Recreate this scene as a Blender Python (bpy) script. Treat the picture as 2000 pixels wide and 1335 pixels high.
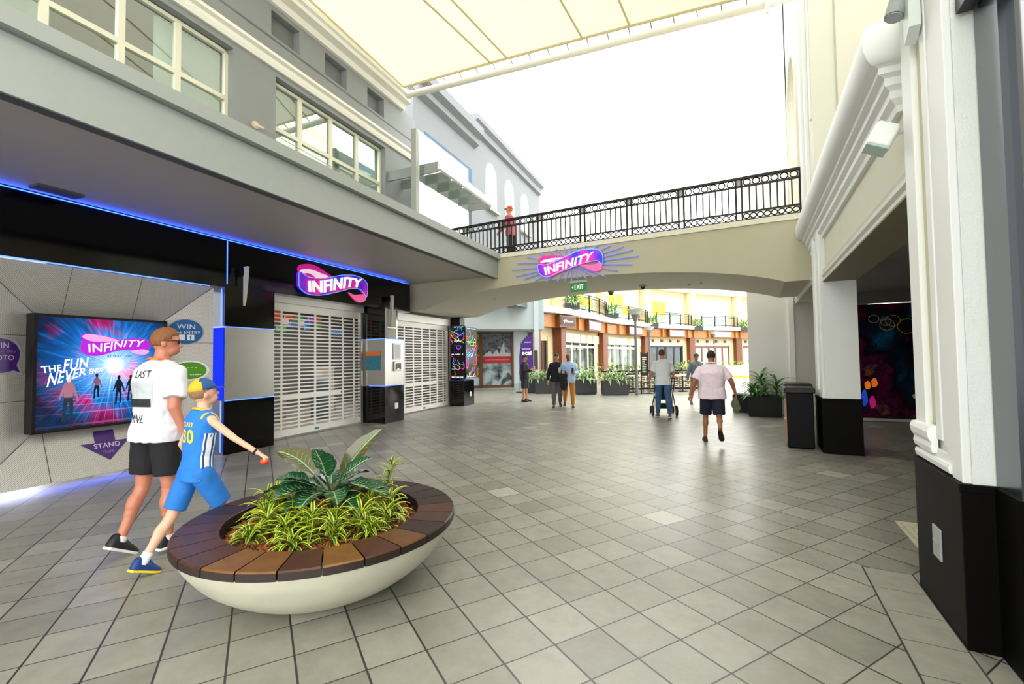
import bpy, bmesh, math, random
from math import sin, cos, pi, radians as R
from mathutils import Vector, Matrix, noise

for _o in list(bpy.data.objects): bpy.data.objects.remove(_o)
SC = bpy.context.scene
COL = SC.collection

# ---------------------------------------------------------------- camera
CAMZ = 1.6
cd = bpy.data.cameras.new('camera'); cam = bpy.data.objects.new('camera', cd); COL.objects.link(cam)
cd.sensor_width = 36.0; cd.lens = 16.0; cd.clip_start = 0.05; cd.clip_end = 400
cam.matrix_world = (Matrix.Translation((0, 0, CAMZ)) @ Matrix.Rotation(R(90) + 0.035, 4, 'X') @ Matrix.Rotation(-0.013, 4, 'Z'))
SC.camera = cam

# ---------------------------------------------------------------- daylight and exposure
W = bpy.data.worlds.new('sky'); SC.world = W; W.use_nodes = True
bg = W.node_tree.nodes['Background']
bg.inputs[0].default_value = (1.0, 0.995, 0.965, 1)
bg.inputs[1].default_value = 2.1
SC.view_settings.view_transform = 'Standard'
SC.view_settings.look = 'None'
SC.view_settings.exposure = 1.3
SC.view_settings.gamma = 1.0

# ---------------------------------------------------------------- helpers
def lin(h):
    h = h.lstrip('#'); c = [int(h[i:i+2], 16)/255 for i in (0, 2, 4)]
    return tuple(x/12.92 if x <= .04045 else ((x+.055)/1.055)**2.4 for x in c) + (1,)

MATS = {}
def mat(name, col, rough=.5, metal=0., var=0., vscale=8., bump=0., bscale=60., emit=0., ecol=None, coat=0., spec=.5, trans=0., alpha=1.):
    if name in MATS: return MATS[name]
    m = bpy.data.materials.new(name); m.use_nodes = True; MATS[name] = m
    nt = m.node_tree; N = nt.nodes; L = nt.links; b = N['Principled BSDF']
    c = lin(col) if isinstance(col, str) else col
    b.inputs['Base Color'].default_value = c
    b.inputs['Roughness'].default_value = rough; b.inputs['Metallic'].default_value = metal
    b.inputs['Specular IOR Level'].default_value = spec
    b.inputs['Coat Weight'].default_value = coat
    b.inputs['Transmission Weight'].default_value = trans
    b.inputs['Alpha'].default_value = alpha
    tc = N.new('ShaderNodeTexCoord')
    if var:
        n = N.new('ShaderNodeTexNoise'); n.inputs['Scale'].default_value = vscale; n.inputs['Detail'].default_value = 5
        L.new(tc.outputs['Object'], n.inputs['Vector'])
        mr = N.new('ShaderNodeMapRange'); mr.inputs[3].default_value = 1-var; mr.inputs[4].default_value = 1+var
        mr.inputs[1].default_value = .25; mr.inputs[2].default_value = .75
        L.new(n.outputs[0], mr.inputs[0])
        mx = N.new('ShaderNodeVectorMath'); mx.operation = 'SCALE'; mx.inputs[0].default_value = c[:3]
        L.new(mr.outputs[0], mx.inputs['Scale']); L.new(mx.outputs[0], b.inputs['Base Color'])
    if bump:
        n = N.new('ShaderNodeTexNoise'); n.inputs['Scale'].default_value = bscale; n.inputs['Detail'].default_value = 4
        L.new(tc.outputs['Object'], n.inputs['Vector'])
        bp = N.new('ShaderNodeBump'); bp.inputs['Strength'].default_value = bump; bp.inputs['Distance'].default_value = .01
        L.new(n.outputs[0], bp.inputs['Height']); L.new(bp.outputs[0], b.inputs['Normal'])
    if emit:
        b.inputs['Emission Color'].default_value = lin(ecol) if ecol else c
        b.inputs['Emission Strength'].default_value = emit
    return m

class Fr:
    """ground frame: origin, unit vector along (s), outward normal (off)"""
    def __init__(s, o, u, n): s.o, s.u, s.n = o, u, n
    def P(s, a, b, z): return Vector((s.o[0]+s.u[0]*a+s.n[0]*b, s.o[1]+s.u[1]*a+s.n[1]*b, z))
WF = Fr((0, 0), (1, 0), (0, 1))
aL = R(67.4); LF = Fr((-4.9, 9.11), (cos(aL), sin(aL)), (sin(aL), -cos(aL)))
aR = R(62.3); RF = Fr((2.8, 3.18), (cos(aR), sin(aR)), (-sin(aR), cos(aR)))
aB = R(-28.2); BF = Fr((5.63, 8.71), (cos(aB), sin(aB)), (sin(aB), -cos(aB)))

class MB:
    def __init__(s, fr=WF): s.v = []; s.f = []; s.m = []; s.mi = 0; s.fr = fr
    def pt(s, p): return s.fr.P(*p)
    def add(s, vs, fs, raw=False):
        o = len(s.v); s.v += [Vector(p) if raw else s.fr.P(*p) for p in vs]
        for f in fs: s.f.append([i+o for i in f]); s.m.append(s.mi)
    def box(s, a0, a1, b0, b1, z0, z1):
        s.add([(a0,b0,z0),(a1,b0,z0),(a1,b1,z0),(a0,b1,z0),(a0,b0,z1),(a1,b0,z1),(a1,b1,z1),(a0,b1,z1)],
              [(3,2,1,0),(4,5,6,7),(0,1,5,4),(1,2,6,5),(2,3,7,6),(3,0,4,7)])
        return s
    def loft(s, rings, cap=True, raw=False, close=False):
        n = len(rings[0]); fs = []
        for k in range(len(rings)-1):
            for i in range(n):
                j = (i+1) % n
                fs.append((k*n+i, k*n+j, (k+1)*n+j, (k+1)*n+i))
        if close:
            k = len(rings)-1
            for i in range(n): fs.append((k*n+i, k*n+(i+1) % n, (i+1) % n, i))
        elif cap:
            fs.append(tuple(range(n))[::-1]); fs.append(tuple((len(rings)-1)*n+i for i in range(n)))
        s.add([p for r in rings for p in r], fs, raw); return s
    def tube(s, pts, r, n=8, raw=False, close=False, rz=None):
        P = [Vector(p) if raw else s.fr.P(*p) for p in pts]; rings = []
        up = Vector((0, 0, 1))
        for i, p in enumerate(P):
            a = P[i-1] if (i or close) else P[0]; b = P[(i+1) % len(P)] if (i < len(P)-1 or close) else P[-1]
            d = (b-a)
            if d.length < 1e-9: d = Vector((0, 0, 1))
            d.normalize()
            x = d.cross(up)
            if x.length < .05: x = d.cross(Vector((1, 0, 0)))
            x.normalize(); y = x.cross(d); rr = r[i] if isinstance(r, (list, tuple)) else r
            rings.append([p + x*cos(t*2*pi/n)*rr + y*sin(t*2*pi/n)*rr for t in range(n)])
        s.loft(rings, True, True, close); return s
    def cyl(s, c, r, z0, z1, n=20, r2=None):
        r2 = r if r2 is None else r2; c = s.fr.P(c[0], c[1], 0)
        s.loft([[Vector((c.x+q*cos(t*2*pi/n), c.y+q*sin(t*2*pi/n), z)) for t in range(n)] for q, z in ((r, z0), (r2, z1))], True, True); return s
    def lathe(s, c, prof, n=48, a0=0, a1=2*pi, close=False):
        full = abs(a1-a0-2*pi) < 1e-6; c = s.fr.P(c[0], c[1], 0)
        rings = []
        k = n if full else n+1
        for i in range(k):
            t = a0+(a1-a0)*i/n
            rings.append([Vector((c.x+r*cos(t), c.y+r*sin(t), z)) for r, z in prof])
        m = len(prof); fs = []
        for i in range(k if full else k-1):
            j = (i+1) % k
            for q in range(m if close else m-1):
                w = (q+1) % m
                fs.append((i*m+q, j*m+q, j*m+w, i*m+w))
        s.add([p for r in rings for p in r], fs, True)
        if not full and close: s.f += [[len(s.v)-k*m+q for q in range(m)], [len(s.v)-m+q for q in range(m)][::-1]]; s.m += [s.mi, s.mi]
        return s
    def prism(s, poly, b0, b1):
        """poly of (s,z) in the frame's upright plane, extruded along off"""
        n = len(poly)
        s.add([(p[0], b0, p[1]) for p in poly]+[(p[0], b1, p[1]) for p in poly],
              [tuple(range(n)), tuple(range(2*n-1, n-1, -1))]+[(i, (i+1) % n, n+(i+1) % n, n+i) for i in range(n)]); return s
    def flatprism(s, poly, z0, z1):
        n = len(poly)
        s.add([(p[0], p[1], z0) for p in poly]+[(p[0], p[1], z1) for p in poly],
              [tuple(range(n)), tuple(range(2*n-1, n-1, -1))]+[(i, (i+1) % n, n+(i+1) % n, n+i) for i in range(n)]); return s
    def sweep(s, prof, s0, s1):
        """profile of (off,z) swept along s"""
        n = len(prof)
        s.add([(s0, p[0], p[1]) for p in prof]+[(s1, p[0], p[1]) for p in prof],
              [tuple(range(n)), tuple(range(2*n-1, n-1, -1))]+[(i, (i+1) % n, n+(i+1) % n, n+i) for i in range(n)]); return s
    def ell(s, c, rx, ry, rz, n=16, m=10, rot=None, f=None):
        vs = [];fs = []
        for j in range(m+1):
            t = pi*j/m
            for i in range(n):
                a = 2*pi*i/n; d = Vector((sin(t)*cos(a), sin(t)*sin(a), cos(t)))
                k = f(d) if f else 1.
                p = Vector((d.x*rx*k, d.y*ry*k, d.z*rz*k))
                if rot: p = rot @ p
                vs.append(Vector(c)+p)
        for j in range(m):
            for i in range(n): fs.append((j*n+i, j*n+(i+1) % n, (j+1)*n+(i+1) % n, (j+1)*n+i))
        if s.fr is not WF: s.add(vs, fs)
        else: s.add(vs, fs, True)
        return s
    def build(s, name, mats, parent=None, bevel=0, smooth=False, origin=None, local=False, recalc=True, seg=2):
        if not isinstance(mats, (list, tuple)): mats = [mats]
        me = bpy.data.meshes.new(name)
        if local: off = Vector((0, 0, 0)); M = None
        elif parent is not None:
            M = INV[parent.name]; off = None
        else:
            if origin is None:
                xs = [v.x for v in s.v]; ys = [v.y for v in s.v]; zs = [v.z for v in s.v]
                origin = ((min(xs)+max(xs))/2, (min(ys)+max(ys))/2, min(zs))
            off = Vector(origin); M = None
        vs = [(M @ v) if M else (v-off) for v in s.v]
        me.from_pydata(vs, [], s.f)
        for m in mats: me.materials.append(m)
        for p, i in zip(me.polygons, s.m): p.material_index = i
        bm = bmesh.new(); bm.from_mesh(me)
        bmesh.ops.remove_doubles(bm, verts=bm.verts, dist=1e-6)
        if recalc: bmesh.ops.recalc_face_normals(bm, faces=bm.faces)
        bm.to_mesh(me); bm.free()
        if smooth:
            for p in me.polygons: p.use_smooth = True
        me.update()
        o = bpy.data.objects.new(name, me); COL.objects.link(o)
        if parent is not None:
            o.parent = parent
        elif not local: o.location = off
        if parent is None or local: INV[o.name] = (Matrix.Translation(off)).inverted()
        else: INV[o.name] = INV[parent.name]
        if bevel:
            b = o.modifiers.new('bevel', 'BEVEL'); b.width = bevel; b.segments = seg; b.limit_method = 'ANGLE'; b.angle_limit = R(40)
        return o
INV = {}

def tag(o, label=None, cat=None, group=None, kind=None):
    if label: o['label'] = label
    if cat: o['category'] = cat
    if group: o['group'] = group
    if kind: o['kind'] = kind
    return o
def thing(name, loc, label, cat, group=None, kind=None, rz=0):
    o = bpy.data.objects.new(name, None); COL.objects.link(o)
    o.location = loc; o.rotation_euler = (0, 0, rz); o.empty_display_size = .1
    INV[o.name] = (Matrix.Translation(loc) @ Matrix.Rotation(rz, 4, 'Z')).inverted()
    return tag(o, label, cat, group, kind)
def struct(o): o['kind'] = 'structure'; return o
def kids(o): return [c for c in COL.objects if c.parent is o]
def copy_tree(o, loc=None, rz=None, label=None, parent=None, sc=None):
    c = o.copy(); COL.objects.link(c); c.parent = parent
    if loc is not None: c.location = loc
    if rz is not None: c.rotation_euler = (0, 0, rz)
    if sc is not None: c.scale = (sc, sc, sc)
    if label: c['label'] = label
    for ch in kids(o): copy_tree(ch, parent=c)
    return c

def text_geo(txt, bold=0., shear=0., cuts=0):
    """vertices (0..w,0..h) and faces of a line of lettering"""
    cu = bpy.data.curves.new('t', 'FONT'); cu.body = txt; cu.size = 1; cu.offset = bold; cu.shear = shear; cu.resolution_u = 3; cu.space_character = 1.06
    ob = bpy.data.objects.new('t', cu); COL.objects.link(ob)
    dg = bpy.context.evaluated_depsgraph_get(); dg.update()
    me = bpy.data.meshes.new_from_object(ob.evaluated_get(dg))
    if cuts:
        bm = bmesh.new(); bm.from_mesh(me); bmesh.ops.triangulate(bm, faces=bm.faces)
        bmesh.ops.subdivide_edges(bm, edges=bm.edges, cuts=cuts, use_grid_fill=True); bm.to_mesh(me); bm.free()
    vs = [v.co.copy() for v in me.vertices]; fs = [tuple(p.vertices) for p in me.polygons]
    bpy.data.objects.remove(ob); bpy.data.meshes.remove(me); bpy.data.curves.remove(cu)
    if not vs: return [], []
    x0 = min(v.x for v in vs); y0 = min(v.y for v in vs); x1 = max(v.x for v in vs); y1 = max(v.y for v in vs)
    return [((v.x-x0)/(x1-x0), (v.y-y0)/(y1-y0), (x1-x0)/(y1-y0)) for v in vs], fs
def text_thick(mb, txt, fn, d0, d1, bold=0., shear=0., cuts=0):
    """lettering with thickness; fn(u,v)->(s,z), from off d0 to d1"""
    vs, fs = text_geo(txt, bold, shear, cuts)
    n = len(vs); P = [fn(v[0], v[1]) for v in vs]
    edges = {}
    for f in fs:
        for i in range(len(f)):
            e = (f[i], f[(i+1) % len(f)]); edges[e] = 1
    side = [(a, b, b+n, a+n) for (a, b) in edges if (b, a) not in edges]
    mb.add([(p[0], d0, p[1]) for p in P]+[(p[0], d1, p[1]) for p in P], [tuple(f) for f in fs]+[tuple(i+n for i in f[::-1]) for f in fs]+side)
def text_quad(mb, txt, s0, z0, s1, z1, off, bold=0., th=.004, shear=0.):
    text_thick(mb, txt, lambda u, v: (s0+(s1-s0)*u, z0+(z1-z0)*v), off, off+th, bold, shear)
def pl(poly, t):
    """point at t in 0..1 along a polyline"""
    d = [0]
    for a, b in zip(poly, poly[1:]): d.append(d[-1]+math.hypot(b[0]-a[0], b[1]-a[1]))
    x = t*d[-1]
    for i in range(len(poly)-1):
        if x <= d[i+1] or i == len(poly)-2:
            q = (x-d[i])/(d[i+1]-d[i]); return (poly[i][0]*(1-q)+poly[i+1][0]*q, poly[i][1]*(1-q)+poly[i+1][1]*q)
def catm(P, n=5, closed=True):
    out = []; m = len(P)
    for i in range(m if closed else m-1):
        p0, p1, p2, p3 = [P[(i+k) % m] if closed else P[max(0, min(m-1, i+k))] for k in (-1, 0, 1, 2)]
        for j in range(n):
            t = j/n
            out.append(tuple(.5*((2*p1[q])+(-p0[q]+p2[q])*t+(2*p0[q]-5*p1[q]+4*p2[q]-p3[q])*t*t+(-p0[q]+3*p1[q]-3*p2[q]+p3[q])*t**3) for q in range(len(p1))))
    if not closed: out.append(tuple(P[-1]))
    return out

# ---------------------------------------------------------------- materials of the big surfaces
def floor_material():
    m = bpy.data.materials.new('stone_paving'); m.use_nodes = True; nt = m.node_tree; N = nt.nodes; L = nt.links; b = N['Principled BSDF']
    ge = N.new('ShaderNodeNewGeometry')
    def vm(op, a, bb=None):
        n = N.new('ShaderNodeVectorMath'); n.operation = op
        for i, x in enumerate((a, bb)):
            if x is None: continue
            if isinstance(x, tuple): n.inputs[i].default_value = x
            else: L.new(x, n.inputs[i])
        return n
    def ma(op, a, bb=None, c=None):
        n = N.new('ShaderNodeMath'); n.operation = op
        for i, x in enumerate((a, bb, c)):
            if x is None: continue
            if isinstance(x, (int, float)): n.inputs[i].default_value = x
            else: L.new(x, n.inputs[i])
        return n.outputs[0]
    p = vm('SUBTRACT', ge.outputs['Position'], (-0.0925, 3.1507, 0)).outputs[0]
    t = .31827; a = R(-60.9)
    u = vm('DOT_PRODUCT', p, (cos(a)/t, sin(a)/t, 0)).outputs['Value']
    v = vm('DOT_PRODUCT', p, (-sin(a)/t, cos(a)/t, 0)).outputs['Value']
    def edge(x, w):
        f = ma('FRACT', x); d = ma('MINIMUM', f, ma('SUBTRACT', 1, f))
        return ma('LESS_THAN', d, w)
    g = ma('MAXIMUM', edge(u, .013), edge(v, .018))
    cx = N.new('ShaderNodeCombineXYZ'); L.new(ma('FLOOR', u), cx.inputs[0]); L.new(ma('FLOOR', v), cx.inputs[1])
    wn = N.new('ShaderNodeTexWhiteNoise'); wn.noise_dimensions = '2D'; L.new(cx.outputs[0], wn.inputs['Vector'])
    w2 = N.new('ShaderNodeTexWhiteNoise'); w2.noise_dimensions = '2D'; L.new(vm('ADD', cx.outputs[0], (31.7, 12.1, 0)).outputs[0], w2.inputs['Vector'])
    nz = N.new('ShaderNodeTexNoise'); nz.inputs['Scale'].default_value = 5; nz.inputs['Detail'].default_value = 9; nz.inputs['Roughness'].default_value = .7
    sh = vm('ADD', p, vm('SCALE', wn.outputs['Color']).outputs[0]); 
    L.new(sh.outputs[0], nz.inputs['Vector'])
    rmp = N.new('ShaderNodeValToRGB'); e = rmp.color_ramp.elements
    e[0].position = 0; e[0].color = lin('807f74'); e[1].position = 1; e[1].color = lin('949387')
    L.new(wn.outputs['Value'], rmp.inputs[0])
    big = N.new('ShaderNodeTexNoise'); big.inputs['Scale'].default_value = .55; big.inputs['Detail'].default_value = 3; L.new(p, big.inputs['Vector'])
    k = ma('MULTIPLY', ma('ADD', ma('MULTIPLY', nz.outputs[0], .8), .60), ma('ADD', ma('MULTIPLY', big.outputs[0], .22), .89))
    c1 = vm('SCALE', rmp.outputs[0]); L.new(k, c1.inputs['Scale'])
    lt = ma('GREATER_THAN', w2.outputs['Value'], .985)
    mx = N.new('ShaderNodeMix'); mx.data_type = 'RGBA'; L.new(lt, mx.inputs[0]); L.new(c1.outputs[0], mx.inputs[6]); mx.inputs[7].default_value = lin('a9a79a')
    mg = N.new('ShaderNodeMix'); mg.data_type = 'RGBA'; L.new(g, mg.inputs[0]); L.new(mx.outputs[2], mg.inputs[6]); mg.inputs[7].default_value = lin('34332f')
    L.new(mg.outputs[2], b.inputs['Base Color'])
    b.inputs['Roughness'].default_value = .42; L.new(ma('ADD', ma('MULTIPLY', nz.outputs[0], .22), .22), b.inputs['Roughness'])
    fine = N.new('ShaderNodeTexNoise'); fine.inputs['Scale'].default_value = 45; fine.inputs['Detail'].default_value = 6; L.new(p, fine.inputs['Vector'])
    h = ma('SUBTRACT', ma('MULTIPLY', fine.outputs[0], .35), g)
    bp = N.new('ShaderNodeBump'); bp.inputs['Strength'].default_value = .35; bp.inputs['Distance'].default_value = .006; L.new(h, bp.inputs['Height']); L.new(bp.outputs[0], b.inputs['Normal'])
    return m
M_FLOOR = floor_material()
M_STRIP = mat('strip_paving', '8f8e82', .45, var=.14, vscale=9, bump=.25, bscale=40)
M_JOINT = mat('joint', '34332f', .9)
GREY = mat('grey_render', '848886', .7, var=.03, vscale=2)
GREYD = mat('grey_recess', '747776', .75)
WARMGREY = mat('soffit_paint', 'aaa39b', .5, var=.02, vscale=1.5)
CREAM = mat('cream_render', 'b0ac92', .75, var=.03, vscale=2)
CREAML = mat('pale_cream_render', 'd0d0ba', .75, var=.02, vscale=3, bump=.15, bscale=90)
WHITE = mat('white_paint', 'e8ebe8', .6)
WHITER = mat('white_render', 'e2e6e2', .8, bump=.5, bscale=120)
OFFW = mat('offwhite_trim', 'e6e4d6', .6)
BLACKG = mat('gloss_black_panel', '030304', .09, spec=.35)
BLACKT = mat('black_tile', '080707', .5, var=.1, vscale=20, spec=.07)
BLACKM = mat('black_metal', '0a0a0a', .4, spec=.3)
STEEL = mat('brushed_steel', 'b9b7b0', .32, metal=.9, var=.04, vscale=3)
ALU = mat('aluminium', 'd8d6d0', .4, metal=.3)
GLASSD = mat('dark_glass', '10181a', .04, spec=.8)
SOFF = mat('arch_soffit_paint', 'c6bfae', .7, var=.02)
TAUPE = mat('taupe_render', 'a9a397', .8)

# ---------------------------------------------------------------- ground
f = MB(); f.add([(-45, -9, 0), (60, -9, 0), (60, 75, 0), (-45, 75, 0)], [(0, 1, 2, 3)])
struct(f.build('floor', M_FLOOR, origin=(0, 0, 0)))
# border tiles along the right-hand shopfront, cut parallel to it
st = MB(RF)
for i in range(8):
    s0 = .165-.325*i
    st.mi = 0; st.box(s0-.317, s0, .022, .302, .0005, .004)
st.mi = 1; st.box(-2.4, .175, .012, .312, .0002, .0025)
struct(st.build('floor_border', [M_STRIP, M_JOINT]))
# tactile paving
tp = MB(RF); tp.box(.04, 1.46, -.62, -.165, .0005, .006)
for i in range(27):
    for j in range(9): tp.cyl((.08+i*.05, -.19-j*.05), .017, .006, .011, 8)
tag(tp.build('tactile_paving', mat('pale_tile', 'bcb9a2', .6)), 'pale studded strip of tactile paving behind the near right pillar', 'paving')

# ---------------------------------------------------------------- left: canopy
cs = MB(LF); cs.box(-14, 4.33, -.4, 2.97, 3.76, 3.9)
struct(cs.build('ceiling_canopy', WARMGREY))
cf = MB(LF)
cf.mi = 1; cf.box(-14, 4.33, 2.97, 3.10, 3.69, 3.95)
cf.mi = 0; cf.box(-14, 4.33, 3.10, 3.13, 3.69, 4.18); cf.box(-14, 4.34, 3.08, 3.22, 4.18, 4.33)
cf.box(-14, 4.33, 2.5, 3.1, 3.95, 4.25)
cf.mi = 2; cf.box(-14, 4.335, 3.13, 3.134, 4.165, 4.18)
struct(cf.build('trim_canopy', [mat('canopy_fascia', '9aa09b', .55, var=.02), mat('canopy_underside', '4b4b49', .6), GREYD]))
rf_ = MB(LF); rf_.box(-14, 4.33, -.4, 2.6, 3.9, 4.0); struct(rf_.build('roof_canopy', GREY))

# ---------------------------------------------------------------- left: upper wall with windows
WO = .4
uw = MB(LF)
def wallrect(mb, s0, s1, z0, z1, o0, o1): mb.box(s0, s1, o0, o1, z0, z1)
WZ0, WZ1 = 4.9, 7.22
wins = [(-6.3, -1.05), (-.17, 3.2)]
xs = [-14, -6.3, -1.05, -.17, 3.2, 4.6]
wallrect(uw, -14, 4.6, 3.9, WZ0, WO-.35, WO)
wallrect(uw, -14, 4.6, WZ1, 7.95, WO-.35, WO)
for a, b in ((-14, -6.3), (-1.05, -.17), (3.2, 4.6)): wallrect(uw, a, b, WZ0, WZ1, WO-.35, WO)
# upper band with square recesses
rec = [(-5.2, -4.5), (-3.7, -3.0), (-2.25, -1.55), (-.28, .40), (1.1, 1.78), (2.5, 3.15)]
wallrect(uw, -14, 4.6, 8.5, 8.62, WO-.35, WO)
wallrect(uw, -14, 4.6, 7.9, 8.0, WO-.35, WO)
e = -14
for a, b in rec:
    wallrect(uw, e, a, 8.0, 8.5, WO-.35, WO); e = b
wallrect(uw, e, 4.6, 8.0, 8.5, WO-.35, WO)
uw.mi = 1; wallrect(uw, -14, 4.6, 7.9, 8.6, WO-.36, WO-.18)
uw.mi = 0
for a, b in wins: wallrect(uw, a-.0, b+.0, WZ1-.001, WZ1+.1, WO-.36, WO-.01)
struct(uw.build('wall_left', [GREY, GREYD]))
# string course and top cornice
tr = MB(LF)
tr.sweep([(WO, 7.33), (WO+.05, 7.33), (WO+.08, 7.40), (WO+.08, 7.47), (WO+.15, 7.50), (WO+.15, 7.56), (WO, 7.58)], -14, 4.75)
struct(tr.build('trim_1', OFFW))
tr = MB(LF)
tr.sweep([(WO, 8.60), (WO+.08, 8.60), (WO+.14, 8.70), (WO+.3, 8.74), (WO+.3, 8.84), (WO+.36, 8.86), (WO+.36, 8.95), (WO-.3, 8.95)], -14, 3.95)
struct(tr.build('trim_2', OFFW))

FRAMEM = mat('window_frame_cream', 'd9d8c0', .45)
GLS = mat('window_glass', 'aebfba', .03, spec=1., trans=.0, metal=.0)
def window_glass_mat():
    m = bpy.data.materials.new('clear_window_glass'); m.use_nodes = True; N = m.node_tree.nodes; L = m.node_tree.links
    N.remove(N['Principled BSDF']); o = N['Material Output']
    t = N.new('ShaderNodeBsdfTransparent'); t.inputs[0].default_value = (.80, .90, .88, 1)
    g = N.new('ShaderNodeBsdfGlossy'); g.inputs['Roughness'].default_value = .02; g.inputs['Color'].default_value = (.9, .97, .95, 1)
    fr = N.new('ShaderNodeFresnel'); fr.inputs[0].default_value = 1.6
    ad = N.new('ShaderNodeMath'); ad.operation = 'ADD'; ad.inputs[1].default_value = .28; L.new(fr.outputs[0], ad.inputs[0])
    x = N.new('ShaderNodeMixShader'); L.new(ad.outputs[0], x.inputs[0]); L.new(t.outputs[0], x.inputs[1]); L.new(g.outputs[0], x.inputs[2]); L.new(x.outputs[0], o.inputs[0])
    return m
GLASS = window_glass_mat()
BLIND = mat('blind_fabric', 'c4d2c6', .8)
ROOMD = mat('dark_room', '39403f', .9)
wn = 0
def window(fr, name, s0, s1, z0, z1, off, mulls, trans, blinds, rollers, light=None):
    root = struct(thing(name, fr.P((s0+s1)/2, off, z0), None, None))
    fm = MB(fr); w = .06
    for a, b in ((s0, s0+w), (s1-w, s1)): fm.box(a, b, off-.06, off+.02, z0, z1)
    fm.box(s0, s1, off-.06, off+.02, z0, z0+w); fm.box(s0, s1, off-.06, off+.02, z1-w, z1)
    for q in mulls: fm.box(q-.045, q+.045, off-.06, off+.025, z0, z1)
    fm.box(s0, s1, off-.06, off+.022, trans-.04, trans+.04)
    fm.build('window_frame', FRAMEM, root, bevel=.006)
    e = [s0+w]+[q for q in mulls]+[s1-w]
    for a, b in zip(e, e[1:]):
        for c, d in ((z0+w, trans-.04), (trans+.04, z1-w)):
            g = MB(fr); g.add([(a+.04, off-.02, c), (b-.04, off-.02, c), (b-.04, off-.02, d), (a+.04, off-.02, d)], [(0, 1, 2, 3)])
            g.build('pane', GLASS, root, recalc=False)
    for a, b in blinds:
        v = MB(fr); q = a
        while q < b:
            v.add([(q, off-.20, z0), (q+.095, off-.15, z0), (q+.095, off-.15, z1-.03), (q, off-.20, z1-.03)], [(0, 1, 2, 3)]); q += .1
        v.build('vertical_blind', BLIND, root, recalc=False)
    for a, b, c in rollers:
        v = MB(fr); v.box(a, b, off-.14, off-.13, c, z1); v.build('roller_blind', mat('roller_blind', 'dfe6da', .8), root)
    return root
window(LF, 'window_1', -6.3, -1.05, WZ0, WZ1-.02, .24, [-5.3, -4.4, -3.53, -2.68, -1.9], 6.32,
       [(-2.14, -1.1), (-4.4, -3.6)], [])
window(LF, 'window_2', -.17, 3.2, WZ0, WZ1-.02, .24, [.55, 1.42, 2.28], 6.26, [(2.3, 3.15)], [(-.1, 2.28, 5.3)])
rm = MB(LF); rm.box(-14, 4.5, -3.6, -3.5, 4.6, 7.6); rm.box(-14, 4.5, -3.5, .04, 7.35, 7.45); rm.box(-14, 4.5, -3.5, .04, 4.5, 4.6)
rm.box(-.7, -.5, -3.5, .04, 4.6, 7.4); rm.box(4.4, 4.5, -3.5, .04, 4.6, 7.4)
struct(rm.build('wall_office_interior', ROOMD))
lt = MB(LF); lt.box(-3.25, -2.95, -1.6, -.5, 7.29, 7.33)
tag(lt.build('ceiling_light', mat('office_light', 'ffffff', emit=4)), 'rectangular office ceiling light glowing behind the upper left window', 'light')

# ---------------------------------------------------------------- footbridge
def archz(s):
    u = (s+4.74)/4.43
    if abs(u) >= 1: return 3.02
    return 3.02+.10*(1-abs(u)**6)+.40*(1-u*u)**.9
br = MB(BF)
n = 48; S0, S1 = -10.6, .9
prof = [(S0, 3.02)]+[(-9.17+8.86*i/n, archz(-9.17+8.86*i/n)) for i in range(n+1)]+[(S1, 3.02)]
rings_f = [(p[0], 0, p[1]) for p in prof]; rings_b = [(p[0], -2.85, p[1]) for p in prof]
m_ = len(prof)
br.mi = 0
for o_ in (0, -2.85):
    br.add([(p[0], o_, p[1]) for p in prof]+[(p[0], o_, 4.22) for p in prof], [(i, i+1, m_+i+1, m_+i) for i in range(m_-1)])
br.mi = 1
br.add(rings_f+rings_b, [(i, i+1, m_+i+1, m_+i) for i in range(m_-1)])
br.mi = 0
br.add([(S0, 0, 4.22), (S1, 0, 4.22), (S1, -2.85, 4.22), (S0, -2.85, 4.22)], [(0, 1, 2, 3)])
# a thin rounded arris along the arch
struct(tag(br.build('footbridge', [CREAM, SOFF]), 'cream arched footbridge spanning the walkway', 'bridge'))
cp = MB(BF); cp.box(S0, S1, -.32, .035, 4.22, 4.33); cp.box(S0, S1, -2.88, -2.6, 4.22, 4.33)
struct(cp.build('trim_bridge', mat('coping_stone', 'd9d6c2', .8, var=.08, vscale=12)))

# ---------------------------------------------------------------- right: pillars, beam, cornice, arcade
def pillar(name, label, s0, s1, o0, o1, ztop, panel=True):
    root = thing(name, RF.P((s0+s1)/2, (o0+o1)/2, 0), label, 'pillar')
    b = MB(RF); b.box(s0-.015, s1+.015, o0-.015, o1+.015, 0, .84); b.box(s0-.02, s1+.02, o0-.02, o1+.02, .84, .885)
    b.build('base_cladding', BLACKT, root, bevel=.004)
    h = MB(RF); h.box(s0, s1, o0, o1-.04, .885, ztop); h.build('shaft', WHITER, root)
    return root
# far pillar
p1 = pillar('pillar', 'white arcade pillar with black base, beside the black litter bins', 4.75, 5.55, -.50, 0, 4.2)
t = MB(RF); t.box(4.75, 5.0, -.04, 0, .885, 4.2); t.box(5.3, 5.55, -.04, 0, .885, 4.2); t.box(5.0, 5.3, -.04, 0, .885, 1.0)
t.build('panel_moulding', WHITE, p1, bevel=.006)
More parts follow.
